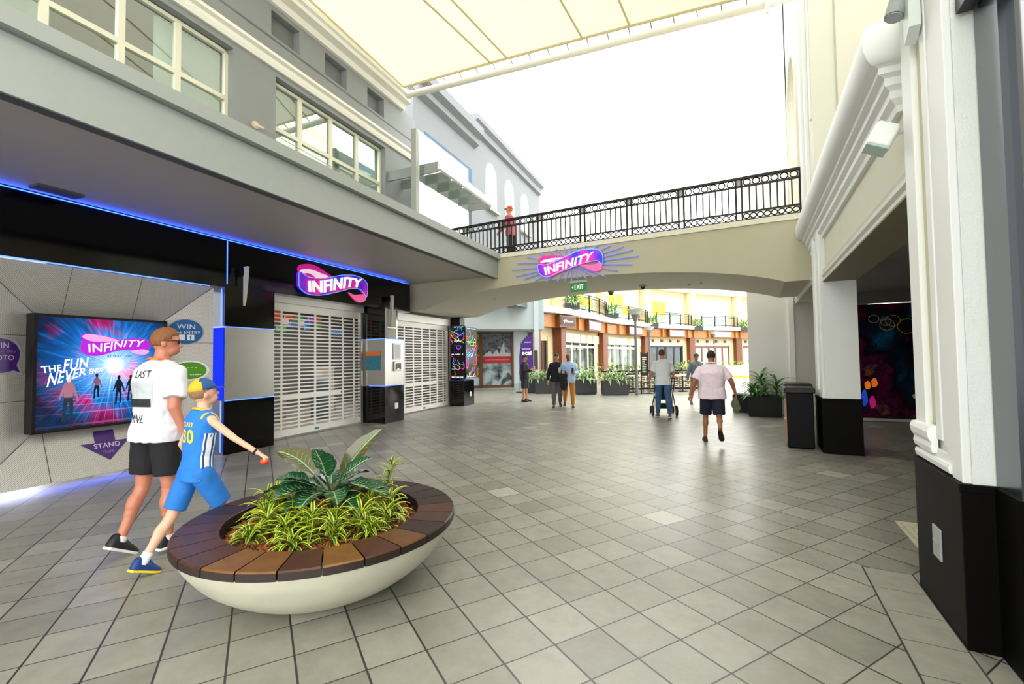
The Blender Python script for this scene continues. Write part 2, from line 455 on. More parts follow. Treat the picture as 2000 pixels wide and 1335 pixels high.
# near pillar with a moulded panel on its street face
p0 = pillar('pillar', 'large near white pillar with moulded panel and black base at right', -.76, 0, -.45, 0, 9, False)
t = MB(RF)
t.box(-.20, 0, -.04, 0, 1.12, 9)          # flat outer band
t.box(-.76, -.62, -.04, .0, .885, 9)      # corner band
t.box(-.62, -.52, -.04, -.008, 1.0, 9); t.box(-.52, -.43, -.04, -.02, 1.03, 9); t.box(-.43, -.34, -.04, -.012, 1.06, 9)
t.box(-.62, 0, -.04, -.012, .885, 1.0)
t.build('panel_moulding', WHITE, p0, bevel=.006, seg=3)
t = MB(RF)
t.sweep([(-.02, .97), (.01, .97), (.018, 1.0), (.012, 1.03), (.028, 1.06), (.034, 1.10), (.022, 1.13), (-.02, 1.14)], -.34, .01)
t.sweep([(-.02, .90), (.006, .90), (.012, .93), (.006, .95), (-.02, .95)], -.60, .008)
t.build('panel_sill', WHITE, p0)
t = MB(RF); t.box(-.335, -.205, -.041, -.035, 1.13, 9); t.build('panel_groove', mat('panel_groove_cream', 'cfcfae', .8), p0)

# beam between the pillars
bm_ = MB(RF)
bm_.box(0, 4.75, -.50, -.10, 2.80, 4.25)
bm_.box(5.55, 10.2, -.50, -.10, 2.95, 4.25)
struct(bm_.build('wall_beam', CREAML))
tr = MB(RF)
TP = [(-.10, 2.78), (-.06, 2.78), (-.06, 2.82), (-.075, 2.83), (-.045, 2.86), (-.045, 2.90), (-.07, 2.92), (-.06, 2.96), (-.10, 2.97)]
tr.sweep(TP, 0, 4.75); tr.sweep([(a, b+.15) for a, b in TP], 5.55, 10.0)
struct(tr.build('trim_3', mat('moulding_pale', 'd2d2c8', .6)))
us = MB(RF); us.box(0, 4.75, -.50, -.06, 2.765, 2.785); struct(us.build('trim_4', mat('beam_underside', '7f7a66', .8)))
# cornice with a heavy half-round, mitred at its near end
def cornice_profile():
    c = [( -.10, 3.48), (-.06, 3.48), (-.05, 3.53), (-.01, 3.57), (-.01, 3.63), (.03, 3.66), (.03, 3.72), (.075, 3.74), (.075, 3.79), (.105, 3.80)]
    for i in range(25):
        a = -pi/2+i*pi/24
        c.append((.105+.085*cos(a), 3.96+.16*sin(a)))
    c += [(.06, 4.13), (.06, 4.18), (-.5, 4.18)]
    return c
co = MB(RF); CP = cornice_profile()
co.sweep([p for p in CP], .42, 6.2)
# return at the near end (mitre), turned towards the building
n_ = len(CP)
ra = [(.42, p[0], p[1]) for p in CP]
rb = [(.42-(p[0]+.10), p[0], p[1]) for p in CP]
rc = [(.42-(p[0]+.10), -.5, p[1]) for p in CP]
co.loft([ra, rb, rc])
for p in [co.build('trim_cornice', WHITE)]: struct(p)
# upper storey above the cornice
up = MB(RF)
up.box(4.9, 6.3, -.5, -.02, 4.18, 14)
up.mi = 1; up.box(-3, 4.9, -1.6, -1.4, 4.18, 14)
up.mi = 0; up.box(4.7, 4.9, -1.4, -.35, 4.18, 14); up.box(6.3, 16, -.9, -.5, 4.18, 14)
struct(up.build('wall_right_upper', [mat('upper_render', 'd9dacb', .8), mat('upper_cream', 'c9bea2', .8)]))
t = MB(RF); t.box(5.02, 5.1, -.02, .0, 5.6, 14); t.box(5.45, 5.62, -.02, .03, 4.2, 14); t.box(5.95, 6.3, -.02, .05, 4.2, 14)
struct(t.build('trim_5', WHITE))
# balcony floor slab between cornice and wall
t = MB(RF); t.box(-3, 6.2, -1.4, -.1, 4.05, 4.17); struct(t.build('floor_balcony', TAUPE))
# wall above the arcade, beyond the bridge, with a tall arched opening
ar = MB(RF)
def arch_poly(c, w, z0, zs, n=16):
    return [(c-w, z0)]+[(c-w*cos(pi*i/n), zs+w*1.15*sin(pi*i/n)) for i in range(n+1)]+[(c+w, z0)]
c_, w_ = 8.3, 1.05
ap = arch_poly(c_, w_, 4.2, 7.3)
left = [(6.25, 4.2)]+[(c_-w_, 4.2)]
nn = len(ap)
half = nn//2
ar.prism([(6.25, 4.2)]+ap[:half+1]+[(c_, 13), (6.25, 13)], -.45, -.03)
ar.prism([(c_, 13)]+ap[half:]+[(15.5, 4.2), (15.5, 13)], -.45, -.03)
struct(ar.build('wall_right_far', mat('far_white_render', 'e4e2d8', .8)))
tr = MB(RF)
for i in range(1, nn-1):
    a, b = ap[i], ap[i+1] if i+1 < nn else ap[i]
big = arch_poly(c_, w_+.14, 4.2, 7.3)
V = [(p[0], -.03, p[1]) for p in ap]+[(p[0], .03, p[1]) for p in ap]+[(p[0], .03, p[1]) for p in big]+[(p[0], -.03, p[1]) for p in big]
tr.add(V, [(i+k*nn, i+1+k*nn, i+1+((k+1) % 4)*nn, i+((k+1) % 4)*nn) for k in range(4) for i in range(nn-1)])
struct(tr.build('trim_6', mat('arch_trim', 'ded9c2', .7)))
# white pier at the far end of the arcade
pr_ = MB(RF); pr_.box(10.0, 10.6, .05, 1.07, 0, 3.2); pr_.mi = 1; pr_.box(10.0, 10.2, -1.6, .05, 0, 3.2); pr_.mi = 0; pr_.box(9.94, 10.0, -.02, .10, 0, 3.2)
pr_.box(10.0, 15, .0, 1.07, 3.2, 12)
struct(pr_.build('wall_pier', [mat('pier_render', 'eceae2', .85), mat('recess_render', 'c4c0b4', .85)]))
# arcade ceiling and inner walls
ac = MB(RF); ac.box(-4, 10.2, -7, -.5, 3.05, 3.15); struct(ac.build('ceiling_arcade', mat('arcade_ceiling', '8a8884', .8)))
m0 = Vector((7.6, 11.1)); aM = R(-24.6); MF = Fr(m0, (cos(aM), sin(aM)), (sin(aM), -cos(aM)))
iw = MB(MF)
iw.box(.3, .45, -.2, 0, 0, 3.1); iw.box(.45, 5.5, -.2, 0, 2.78, 3.1); iw.box(5.0, 6.5, -.2, 0, 0, 2.78); iw.box(.45, 5, -.2, 0, 0, .03)
struct(iw.build('wall_arcade', mat('arcade_wall', '6d6a66', .8)))
# dark shopfront at the far right
sf = MB(RF)
sf.mi = 0; sf.box(-1.03, -.775, -.2, -.13, .88, 6)
sf.mi = 1; sf.box(-1.03, -.775, -.2, -.12, 0, .88)
sf.mi = 2; sf.box(-4, -1.03, -.22, -.16, 0.4, 3.4); sf.mi = 1; sf.box(-4, -1.03, -.22, -.12, 0, .4)
sf.mi = 3; sf.box(-4, -1.03, -.22, -.13, 3.4, 6)
o = sf.build('shopfront', [mat('gunmetal_panel', '6a6e74', .22, metal=.9), BLACKT, mat('black_shop_glass', '020203', .05), mat('pale_panel', 'b8bec2', .3, metal=.5)])
tag(o, 'dark metal and black glass shopfront at the far right edge', 'shopfront')
# the rest of the street: building on the right behind the viewer, arcade back wall, building closing the street
q = MB(RF); q.box(-4, -.8, -7, -1.4, 0, 3.1); q.box(-4, 10.2, -7.3, -7, 0, 3.2); q.box(-4, 10, -7.3, -1.5, 3.15, 9)
struct(q.build('wall_right_back', TAUPE))
aw = MB(RF); aw.box(-3, -.80, -.12, -.05, 3.46, 3.58); tag(aw.build('awning_bar', BLACKM), 'short black bar above the dark shopfront at top right', 'awning')

# ---------------------------------------------------------------- left: shop facade
G = {"fA":[[0.383,3.469],[0.403,3.549],[0.476,3.597],[0.647,3.642],[0.801,3.64],[0.96,3.606],[1.112,3.551],[1.293,3.481],[1.196,3.438],[0.903,3.369],[0.713,3.357],[0.583,3.366],[0.519,3.399],[0.424,3.426]],"fA2":[[0.414,3.449],[0.476,3.494],[0.625,3.529],[0.801,3.525],[0.96,3.499],[1.196,3.456],[0.903,3.378],[0.802,3.393],[0.713,3.431],[0.626,3.442],[0.519,3.42]],"fB":[[0.383,3.427],[0.519,3.382],[0.626,3.356],[0.802,3.362],[1.077,3.401],[1.318,3.475],[1.569,3.549],[1.833,3.597],[2.052,3.613],[2.251,3.585],[2.383,3.525],[2.442,3.452],[2.442,3.248],[2.397,3.141],[2.309,3.232],[2.193,3.297],[2.052,3.307],[1.832,3.268],[1.634,3.203],[1.417,3.137],[1.137,3.056],[0.893,3.003],[0.681,2.99],[0.552,3.009],[0.436,3.062],[0.379,3.122],[0.368,3.238]],"fC":[[1.832,3.19],[1.968,3.159],[2.108,3.167],[2.28,3.198],[2.412,3.184],[2.434,3.115],[2.367,3.037],[2.25,2.994],[2.136,3.002],[2.01,3.056],[1.886,3.139]],"ftb":[[0.616,3.043],[1.031,3.078],[1.392,3.19],[1.832,3.306],[2.165,3.343]],"ftt":[[0.599,3.269],[0.961,3.329],[1.318,3.434],[1.699,3.527],[2.237,3.563]],"bA":[[-5.553,3.93],[-5.542,4.033],[-5.447,4.099],[-5.28,4.102],[-5.042,4.074],[-4.864,4.006],[-4.99,3.97],[-5.191,3.924],[-5.356,3.943],[-5.432,3.891],[-5.526,3.893]],"bA2":[[-5.506,3.942],[-5.43,4.003],[-5.244,4.024],[-5.061,4.02],[-4.935,4.006],[-5.098,3.974],[-5.209,3.935],[-5.356,3.952]],"bB":[[-5.554,3.896],[-5.358,3.875],[-5.099,3.931],[-4.828,4.018],[-4.563,4.103],[-4.338,4.133],[-4.053,4.098],[-3.939,4.011],[-3.909,3.878],[-3.928,3.736],[-4.009,3.809],[-4.075,3.833],[-4.226,3.833],[-4.43,3.807],[-4.745,3.725],[-4.995,3.667],[-5.215,3.587],[-5.363,3.575],[-5.511,3.667],[-5.556,3.775]],"bC":[[-4.482,3.78],[-4.345,3.781],[-4.227,3.755],[-4.077,3.76],[-4.01,3.793],[-3.945,3.705],[-3.997,3.614],[-4.113,3.602],[-4.23,3.638],[-4.364,3.717]],"btb":[[-5.353,3.626],[-4.744,3.75],[-4.191,3.87]],"btt":[[-5.386,3.818],[-4.741,3.941],[-4.112,4.056]],"rays":[[[-5.59,3.959],[-6.174,4.023]],[[-5.602,3.842],[-6.337,3.857]],[[-5.594,3.754],[-6.219,3.684]],[[-5.576,3.683],[-5.992,3.587]],[[-5.445,3.61],[-5.693,3.506]],[[-5.223,3.571],[-5.382,3.471]],[[-4.93,3.636],[-5.078,3.464]],[[-4.787,3.68],[-4.871,3.448]],[[-4.719,3.69],[-4.711,3.439]],[[-4.653,3.717],[-4.562,3.466]],[[-4.592,3.735],[-4.347,3.454]],[[-4.539,3.746],[-4.143,3.468]],[[-4.453,3.729],[-3.878,3.458]],[[-3.965,3.661],[-3.577,3.557]],[[-3.922,3.745],[-3.26,3.673]],[[-3.92,3.834],[-3.11,3.844]],[[-3.91,3.919],[-3.23,3.999]],[[-3.925,3.997],[-3.455,4.099]],[[-4.014,4.073],[-3.742,4.163]],[[-4.172,4.133],[-4.037,4.214]],[[-4.419,4.139],[-4.331,4.244]],[[-4.584,4.126],[-4.556,4.239]],[[-4.73,4.068],[-4.726,4.261]],[[-4.824,4.071],[-4.883,4.264]],[[-4.878,4.019],[-5.082,4.247]],[[-5.085,4.09],[-5.304,4.232]],[[-5.408,4.132],[-5.548,4.201]],[[-5.569,4.068],[-5.886,4.145]]]}
LEDB = mat('blue_led', '2a5cff', emit=1.953, ecol='1440ff')
LEDC = mat('blue_led_core', '5a86ff', emit=1.395, ecol='3f6bff')
BLUEP = mat('blue_backlit_panel', '020c60', .7, spec=.05, emit=0.315, ecol='0430ff')
FO = .36
fa = MB(LF)
fa.box(-9, -1.12, -.35, FO, 2.90, 3.76); fa.box(-1.10, 4.33, -.35, FO, 2.93, 3.76)
fa.box(-1.12, -1.10, -.35, FO-.02, 2.93, 3.76)
fa.box(-9, -4.15, -.35, FO, 0, 2.9)
struct(fa.build('wall_left_fascia', BLACKG))
iw = MB(LF)   # shop interior shell
iw.box(-1.3, 8.2, -5.2, -5.1, 0, 3.6); iw.box(-1.3, -1.2, -5.2, -.1, 0, 3.6); iw.box(8.1, 8.2, -5.2, -.3, 0, 3.6); iw.box(-1.3, 8.2, -5.2, -.35, 3.5, 3.6)
struct(iw.build('wall_shop_interior', mat('shop_interior', '5b5752', .8)))
def led(name, pts, r=.007, off=None, label=''):
    m = MB(LF); m.tube(pts, r, 6); o = m.build(name, LEDC); return tag(o, label, 'light strip')
led('led_strip', [(-8.5, FO+.015, 3.735), (4.25, FO+.015, 3.735)], label='long blue light strip under the grey canopy, along top of black fascia')
led('led_strip', [(-8.5, FO+.02, 2.90), (-1.42, FO+.02, 2.885)], .009, label='blue light strip above the silver poster surround')
led('led_strip', [(-1.11, FO+.01, 2.96), (-1.11, FO+.01, 3.72)], .008, label='short vertical blue light strip on the black fascia')
led('led_strip', [(-7.5, .16, .068), (-1.4, .16, .068)], .012, label='blue light strip hidden under foot of the silver poster surround')
# lamps give the strips their glow
def area(name, fr, c, sx, sy, col, e, rot, parent=None):
    l = bpy.data.lights.new(name, 'AREA'); l.shape = 'RECTANGLE'; l.size = sx; l.size_y = sy; l.color = col; l.energy = e
    o = bpy.data.objects.new(name, l); COL.objects.link(o); o.location = fr.P(*c); o.rotation_euler = rot; return o
BL = (.01, .07, 1)
area('blue_glow', LF, (-2.2, FO+.04, 3.70), 12.5, .03, BL, 14, (R(180)+.0, 0, aL))
area('blue_glow', LF, (-4.4, .24, .074), 6.0, .03, BL, 4.5, (0, 0, aL))
area('blue_glow', LF, (-4.2, FO+.05, 2.92), 5.5, .02, BL, 3, (R(180), 0, aL))

# silver surround with four inclined panels and the poster lightbox
def perforated():
    m = bpy.data.materials.new('perforated_silver'); m.use_nodes = True; nt = m.node_tree; N = nt.nodes; L = nt.links; b = N['Principled BSDF']
    b.inputs['Metallic'].default_value = .55; b.inputs['Roughness'].default_value = .38
    tc = N.new('ShaderNodeTexCoord'); mp = N.new('ShaderNodeMapping'); mp.inputs['Rotation'].default_value = (0, 0, R(22.6)); L.new(tc.outputs['Object'], mp.inputs[0])
    mp.inputs['Rotation'].default_value = (0, 0, -aL)
    sx = N.new('ShaderNodeSeparateXYZ'); L.new(mp.outputs[0], sx.inputs[0])
    def wv(o, f):
        a = N.new('ShaderNodeMath'); a.operation = 'MULTIPLY'; a.inputs[1].default_value = f; L.new(o, a.inputs[0])
        c = N.new('ShaderNodeMath'); c.operation = 'SINE'; L.new(a.outputs[0], c.inputs[0]); return c.outputs[0]
    x = N.new('ShaderNodeMath'); x.operation = 'MULTIPLY'; L.new(wv(sx.outputs[0], 2*pi/.022), x.inputs[0]); L.new(wv(sx.outputs[2], 2*pi/.022), x.inputs[1])
    g = N.new('ShaderNodeMath'); g.operation = 'GREATER_THAN'; g.inputs[1].default_value = .25; L.new(x.outputs[0], g.inputs[0])
    mx = N.new('ShaderNodeMix'); mx.data_type = 'RGBA'; L.new(g.outputs[0], mx.inputs[0]); mx.inputs[6].default_value = lin('cfccc4'); mx.inputs[7].default_value = lin('8f8d88')
    L.new(mx.outputs[2], b.inputs['Base Color'])
    bp = N.new('ShaderNodeBump'); bp.inputs['Strength'].default_value = .5; bp.inputs['Distance'].default_value = .003; L.new(x.outputs[0], bp.inputs['Height']); L.new(bp.outputs[0], b.inputs['Normal'])
    return m
PERF = perforated()
su = thing('poster_surround', LF.P(-2.75, .3, .08), 'faceted silver metal surround framing the large light-up poster', 'wall panel')
O = [(-4.15, .08), (-1.33, .08), (-1.33, 2.875), (-4.15, 2.875)]; I = [(-3.47, .72), (-2.0, .72), (-2.0, 2.23), (-3.47, 2.23)]
oo, io = .34, .08
def fac(i, j, nm, seams):
    a, b, c, d = O[i], O[j], I[j], I[i]; m = MB(LF)
    m.add([(a[0], oo, a[1]), (b[0], oo, b[1]), (c[0], io, c[1]), (d[0], io, d[1]), (a[0], oo-.03, a[1]), (b[0], oo-.03, b[1]), (c[0], io-.03, c[1]), (d[0], io-.03, d[1])],
          [(0, 1, 2, 3), (4, 5, 6, 7), (0, 1, 5, 4), (1, 2, 6, 5), (2, 3, 7, 6), (3, 0, 4, 7)])
    o = m.build(nm, PERF, su)
    s = MB(LF)
    for t in seams:
        if i in (0, 2): x = O[0][0]+(O[1][0]-O[0][0])*t; x = min(max(x, -3.44), -2.03); p = [(x, oo+.002, a[1]), (x, io+.002, d[1])]
        else: z = .72+t*1.5; p = [(a[0], oo+.002, z), (d[0], io+.002, z)]
        s.tube(p, .0035, 4)
    s.tube([(a[0], oo+.002, a[1]), (d[0], io+.002, d[1])], .004, 4)
    s.build('panel_joint', mat('joint_dark', '4a4946', .8), su)
fac(0, 1, 'lower_panel', [.27, .62]); fac(1, 2, 'right_panel', [.28, .80]); fac(2, 3, 'upper_panel', [.33, .62]); fac(3, 0, 'left_panel', [.28, .83])
b = MB(LF); b.box(-3.5, -1.97, .0, .09, .68, 2.27); b.build('back_panel', BLACKM, su)

# poster lightbox
lb = thing('poster_lightbox', LF.P(-2.8, .2, .72), 'large glowing poster lightbox with a neon starburst and walking figures', 'sign')
b = MB(LF); PS0, PS1, PZ0, PZ1 = -3.575, -2.03, .72, 2.245
b.box(PS0, PS1, .09, .285, PZ0, PZ1); b.build('box_body', BLACKM, lb)
b = MB(LF)
for a in ((PS0, PS0+.035, PZ0, PZ1), (PS1-.035, PS1, PZ0, PZ1), (PS0, PS1, PZ0, PZ0+.035), (PS0, PS1, PZ1-.035, PZ1)): b.box(a[0], a[1], .285, .305, a[2], a[3])
b.build('box_frame', mat('dark_bronze_frame', '2e2b29', .3, metal=.6), lb, bevel=.003)
def poster_material():
    m = bpy.data.materials.new('poster_print'); m.use_nodes = True; nt = m.node_tree; N = nt.nodes; L = nt.links; b = N['Principled BSDF']
    tc = N.new('ShaderNodeTexCoord'); sp = N.new('ShaderNodeSeparateXYZ'); L.new(tc.outputs['UV'], sp.inputs[0])
    def ma(op, a, bb=None, c=None):
        n = N.new('ShaderNodeMath'); n.operation = op
        for i, x in enumerate((a, bb, c)):
            if x is None: continue
            if isinstance(x, (int, float)): n.inputs[i].default_value = x
            else: L.new(x, n.inputs[i])
        return n.outputs[0]
    u, v = sp.outputs[0], sp.outputs[1]
    x = ma('SUBTRACT', u, .56); y = ma('SUBTRACT', v, .565)
    r = ma('SQRT', ma('ADD', ma('MULTIPLY', x, x), ma('MULTIPLY', y, y)))
    th = ma('ARCTAN2', y, x)
    def nz(vec, sc, det=2):
        n = N.new('ShaderNodeTexNoise'); n.noise_dimensions = '3D'; n.inputs['Scale'].default_value = sc; n.inputs['Detail'].default_value = det; L.new(vec, n.inputs['Vector']); return n.outputs[0]
    def cmb(a, b2, c2=0.):
        n = N.new('ShaderNodeCombineXYZ')
        for i, q in enumerate((a, b2, c2)):
            if isinstance(q, (int, float)): n.inputs[i].default_value = q
            else: L.new(q, n.inputs[i])
        return n.outputs[0]
    rays = nz(cmb(ma('COSINE', th), ma('SINE', th), ma('MULTIPLY', r, .25)), 22, 3)
    rayb = ma('POWER', ma('MULTIPLY', rays, 1.45), 5)
    neb = nz(cmb(u, v), 3.2, 4)
    # colour: pink where nebula / low-left and bottom, blue elsewhere
    low = ma('SMOOTH_MIN', ma('MAXIMUM', ma('MULTIPLY', ma('SUBTRACT', .42, v), 2.6), 0), 1, .2)
    pk = ma('MINIMUM', ma('MAXIMUM', ma('ADD', ma('MULTIPLY', ma('SUBTRACT', neb, .52), 7), ma('MULTIPLY', low, .75)), 0), 1)
    mx = N.new('ShaderNodeMix'); mx.data_type = 'RGBA'; L.new(pk, mx.inputs[0]); mx.inputs[6].default_value = lin('0a8cff'); mx.inputs[7].default_value = lin('e81a92')
    dk = N.new('ShaderNodeMapRange'); dk.inputs[1].default_value = .62; dk.inputs[2].default_value = .2; dk.inputs[3].default_value = .06; dk.inputs[4].default_value = .95; L.new(r, dk.inputs[0])
    s1 = N.new('ShaderNodeVectorMath'); s1.operation = 'SCALE'; L.new(mx.outputs[2], s1.inputs[0]); L.new(ma('MULTIPLY', dk.outputs[0], ma('ADD', .45, rayb)), s1.inputs['Scale'])
    # glowing centre
    gl = ma('POWER', ma('MAXIMUM', ma('SUBTRACT', 1, ma('MULTIPLY', r, 2.1)), 0), 3)
    gl = ma('ADD', ma('MULTIPLY', gl, ma('ADD', .7, ma('MULTIPLY', rayb, .8))), ma('MULTIPLY', ma('POWER', ma('MAXIMUM', ma('SUBTRACT', 1, ma('MULTIPLY', r, 11)), 0), 1), 1))
    # perspective floor grid
    dn = ma('MAXIMUM', ma('MULTIPLY', y, -1), .02)
    gx = ma('FRACT', ma('MULTIPLY', ma('DIVIDE', x, dn), 7)); gy = ma('FRACT', ma('DIVIDE', 2.2, dn))
    line = ma('MAXIMUM', ma('LESS_THAN', gx, .09), ma('LESS_THAN', gy, .13))
    line = ma('MULTIPLY', line, ma('LESS_THAN', v, .45)); line = ma('MULTIPLY', line, ma('MULTIPLY', dk.outputs[0], .55))
    cl = N.new('ShaderNodeMix'); cl.data_type = 'RGBA'; L.new(pk, cl.inputs[0]); cl.inputs[6].default_value = (.1, .6, 1, 1); cl.inputs[7].default_value = (1, .35, .9, 1)
    s2 = N.new('ShaderNodeVectorMath'); s2.operation = 'SCALE'; L.new(cl.outputs[2], s2.inputs[0]); L.new(line, s2.inputs['Scale'])
    s3 = N.new('ShaderNodeVectorMath'); s3.operation = 'SCALE'; s3.inputs[0].default_value = (.75, .95, 1); L.new(gl, s3.inputs['Scale'])
    a1 = N.new('ShaderNodeVectorMath'); a1.operation = 'ADD'; L.new(s1.outputs[0], a1.inputs[0]); L.new(s2.outputs[0], a1.inputs[1])
    a2 = N.new('ShaderNodeVectorMath'); a2.operation = 'ADD'; L.new(a1.outputs[0], a2.inputs[0]); L.new(s3.outputs[0], a2.inputs[1])
    b.inputs['Base Color'].default_value = (.01, .01, .02, 1); b.inputs['Roughness'].default_value = .12
    L.new(a2.outputs[0], b.inputs['Emission Color']); b.inputs['Specular IOR Level'].default_value = .2; b.inputs['Emission Strength'].default_value = .55
    return m
def quad_uv(name, fr, s0, s1, z0, z1, off, m, parent=None, th=.0):
    q = MB(fr); q.add([(s0, off, z0), (s1, off, z0), (s1, off, z1), (s0, off, z1)], [(0, 1, 2, 3)])
    o = q.build(name, m, parent, recalc=False)
    uv = o.data.uv_layers.new(name='UVMap')
    inv = {}
    for l in o.data.loops:
        i = l.vertex_index; uv.data[l.index].uv = [(0, 0), (1, 0), (1, 1), (0, 1)][i]
    return o
X0, X1, Y0, Y1 = PS0+.035, PS1-.035, PZ0+.035, PZ1-.035
quad_uv('poster_print', LF, X0, X1, Y0, Y1, .288, poster_material(), lb)
def pp(u, v): return (X0+(X1-X0)*u, Y0+(Y1-Y0)*v)
PW = mat('print_white', 'ffffff', .4, emit=0.279, ecol='ffe6f6'); PINK = mat('print_pink', 'ff4fb0', .4, emit=0.251, ecol='ff3aa6')
PBK = mat('print_black', '0a0a14', .4); PPK = mat('print_purple', 'a21bd0', .4, emit=0.223, ecol='b318c8'); PCY = mat('print_cyan', '40c0ff', .4, emit=0.223, ecol='30b0f0')
RIB = [(.31, .80), (.30, .845), (.36, .86), (.48, .845), (.60, .815), (.72, .83), (.83, .82), (.865, .79), (.86, .73), (.80, .70), (.70, .715), (.58, .70), (.45, .655), (.36, .655), (.31, .69), (.30, .74)]
g = MB(LF); g.prism([pp(*p) for p in catm(RIB, 3)], .2885, .2905); g.build('poster_ribbon', PPK, lb)
g = MB(LF); g.prism([pp(*p) for p in catm([(.31, .83), (.36, .855), (.48, .84), (.60, .80), (.5, .79), (.38, .79)], 4)], .2906, .292); g.prism([pp(*p) for p in catm([(.70, .70), (.80, .72), (.86, .70), (.82, .665), (.74, .675)], 4)], .2906, .292)
g.build('poster_ribbon_loop', mat('print_rose', 'ff9fd0', emit=0.279, ecol='ff8cc8'), lb)
g = MB(LF); tb = [pp(.36, .685), pp(.5, .69), pp(.62, .74), pp(.79, .745)]; tt = [pp(.355, .765), pp(.5, .775), pp(.62, .81), pp(.82, .815)]
def warp(b_, t_): return lambda u, v: tuple(pl(b_, u)[k]*(1-v)+pl(t_, u)[k]*v for k in (0, 1))
text_thick(g, 'INFINITY', warp(tb, tt), .2922, .294, bold=.012)
text_thick(g, 'THE', warp([pp(.04, .50), pp(.17, .515)], [pp(.03, .56), pp(.165, .575)]), .2922, .294, bold=.012)
text_thick(g, 'FUN', warp([pp(.18, .51), pp(.35, .545)], [pp(.19, .62), pp(.36, .64)]), .2922, .294, bold=.012)
text_thick(g, 'NEVER', warp([pp(.07, .375), pp(.34, .475)], [pp(.09, .50), pp(.35, .545)]), .2922, .294, bold=.012)
text_thick(g, 'ENDS', warp([pp(.365, .475), pp(.47, .505)], [pp(.37, .53), pp(.48, .545)]), .2922, .294, bold=.012)
g.build('poster_lettering', PW, lb)
g = MB(LF); text_thick(g, 'ATTRACTION', warp([pp(.5, .635), pp(.70, .64)], [pp(.5, .66), pp(.70, .66)]), .2922, .294); g.build('poster_small_lettering', mat('print_teal', '0b5f86', emit=0.055), lb)
def fig(u, v, h, top, low, hair):
    k = h
    for part, mt in (([(-.055, .49), (-.085, .42), (-.13, .28), (-.115, .27), (-.06, .37), (-.055, .30), (.055, .30), (.06, .37), (.125, .24), (.14, .25), (.085, .43), (.055, .49), (.02, .51), (-.02, .51)], top),
                     ([(-.055, .31), (.055, .31), (.065, .2), (.055, .02), (.02, .02), (.015, .2), (0, .25), (-.025, .2), (-.045, .0), (-.085, .0), (-.07, .2)], low),
                     ([(0, .60), (-.03, .585), (-.036, .55), (-.02, .50), (.02, .50), (.036, .55), (.03, .585)], hair)):
        q = MB(LF); q.prism([pp(u+p[0]*k*1.35, v+p[1]*k*1.75) for p in part], .2922, .2936); q.build('poster_figure', mt, lb)
SKY = mat('print_skin_pink', '9a6a80', emit=0.098, ecol='d08090')
fig(.22, .06, .40, SKY, mat('print_jeans', '123040', emit=0.014, ecol='204a60'), mat('print_blond', 'e8c8c0', emit=0.112))
fig(.425, .25, .225, mat('print_top', '8a5a80', emit=0.055), PBK, PBK); fig(.60, .18, .27, mat('print_navy', '0a1638', .4), PBK, PBK); fig(.70, .20, .25, mat('print_navy', '0a1638', .4), PBK, PBK)
# small marks
def ellipse(c, a, b, n=36): return [(c[0]+a*cos(2*pi*i/n), c[1]+b*sin(2*pi*i/n)) for i in range(n)]
def tilt(fr_off0, slope, axis0):
    pass
def sticker(name, label, polys, texts, offf, rootp):
    """polys: (outline, material, lift); offf(s,z) gives the panel surface there"""
    root = thing(name, rootp, label, 'sticker')
    for nm, poly, mt, l in polys:
        q = MB(LF); n = len(poly)
        q.add([(p[0], offf(*p)+l, p[1]) for p in poly]+[(p[0], offf(*p)+l-.003, p[1]) for p in poly], [tuple(range(n)), tuple(range(2*n-1, n-1, -1))]+[(i, (i+1) % n, n+(i+1) % n, n+i) for i in range(n)])
        q.build(nm, mt, root)
    for tx, s0, z0, s1, z1, mt, bo in texts:
        q = MB(LF); vs, fs = text_geo(tx, bo)
        q.add([(s0+(s1-s0)*v[0], offf(s0+(s1-s0)*v[0], z0+(z1-z0)*v[1])+.0065, z0+(z1-z0)*v[1]) for v in vs], fs)
        q.build('lettering', mt, root)
    return root
offR = lambda s, z: io+(s+2.0)/.67*(oo-io)+.004 if s > -2.0 else io+.004
offL_ = lambda s, z: io+(-3.47-s)/.68*(oo-io)+.004
offD = lambda s, z: io+(.72-z)/.64*(oo-io)+.004
GW = mat('sticker_white', 'dfe3e6', .5); SB = mat('sticker_blue', '0d5a96', .4); SG = mat('sticker_green', '4f8f12', .4); SP = mat('sticker_purple', '3d1766', .4); SGR = mat('sticker_grey_rim', '98949c', .5); SPT = mat('sticker_pale', 'c9b8dc', .5)
c = (-1.69, 2.10)
sticker('wall_sticker', 'round blue win free entry sticker on the silver panel right of poster', [('rim', ellipse(c, .235, .215), SGR, .002), ('disc', ellipse(c, .22, .20), SB, .004)],
        [('WIN', c[0]-.115, c[1]+.045, c[0]+.115, c[1]+.125, GW, 0), ('free ENTRY', c[0]-.17, c[1]-.035, c[0]+.185, c[1]+.015, GW, 0), ('f', c[0]+.045, c[1]-.13, c[0]+.075, c[1]-.06, SB, .02)], offR, LF.P(-1.69, .3, 1.88)) 
q = MB(LF)
for a in (.0, -.12): q.add([(c[0]+.015+a, offR(c[0]+.015+a, 0)+.0055, c[1]-.14), (c[0]+.105+a, offR(c[0]+.105+a, 0)+.0055, c[1]-.14), (c[0]+.105+a, offR(c[0]+.105+a, 0)+.0055, c[1]-.05), (c[0]+.015+a, offR(c[0]+.015+a, 0)+.0055, c[1]-.05)], [(0, 1, 2, 3)])
q.build('sticker_icon', GW, [o for o in COL.objects if o.name.startswith('wall_sticker')][-1])
c = (-1.63, 1.46)
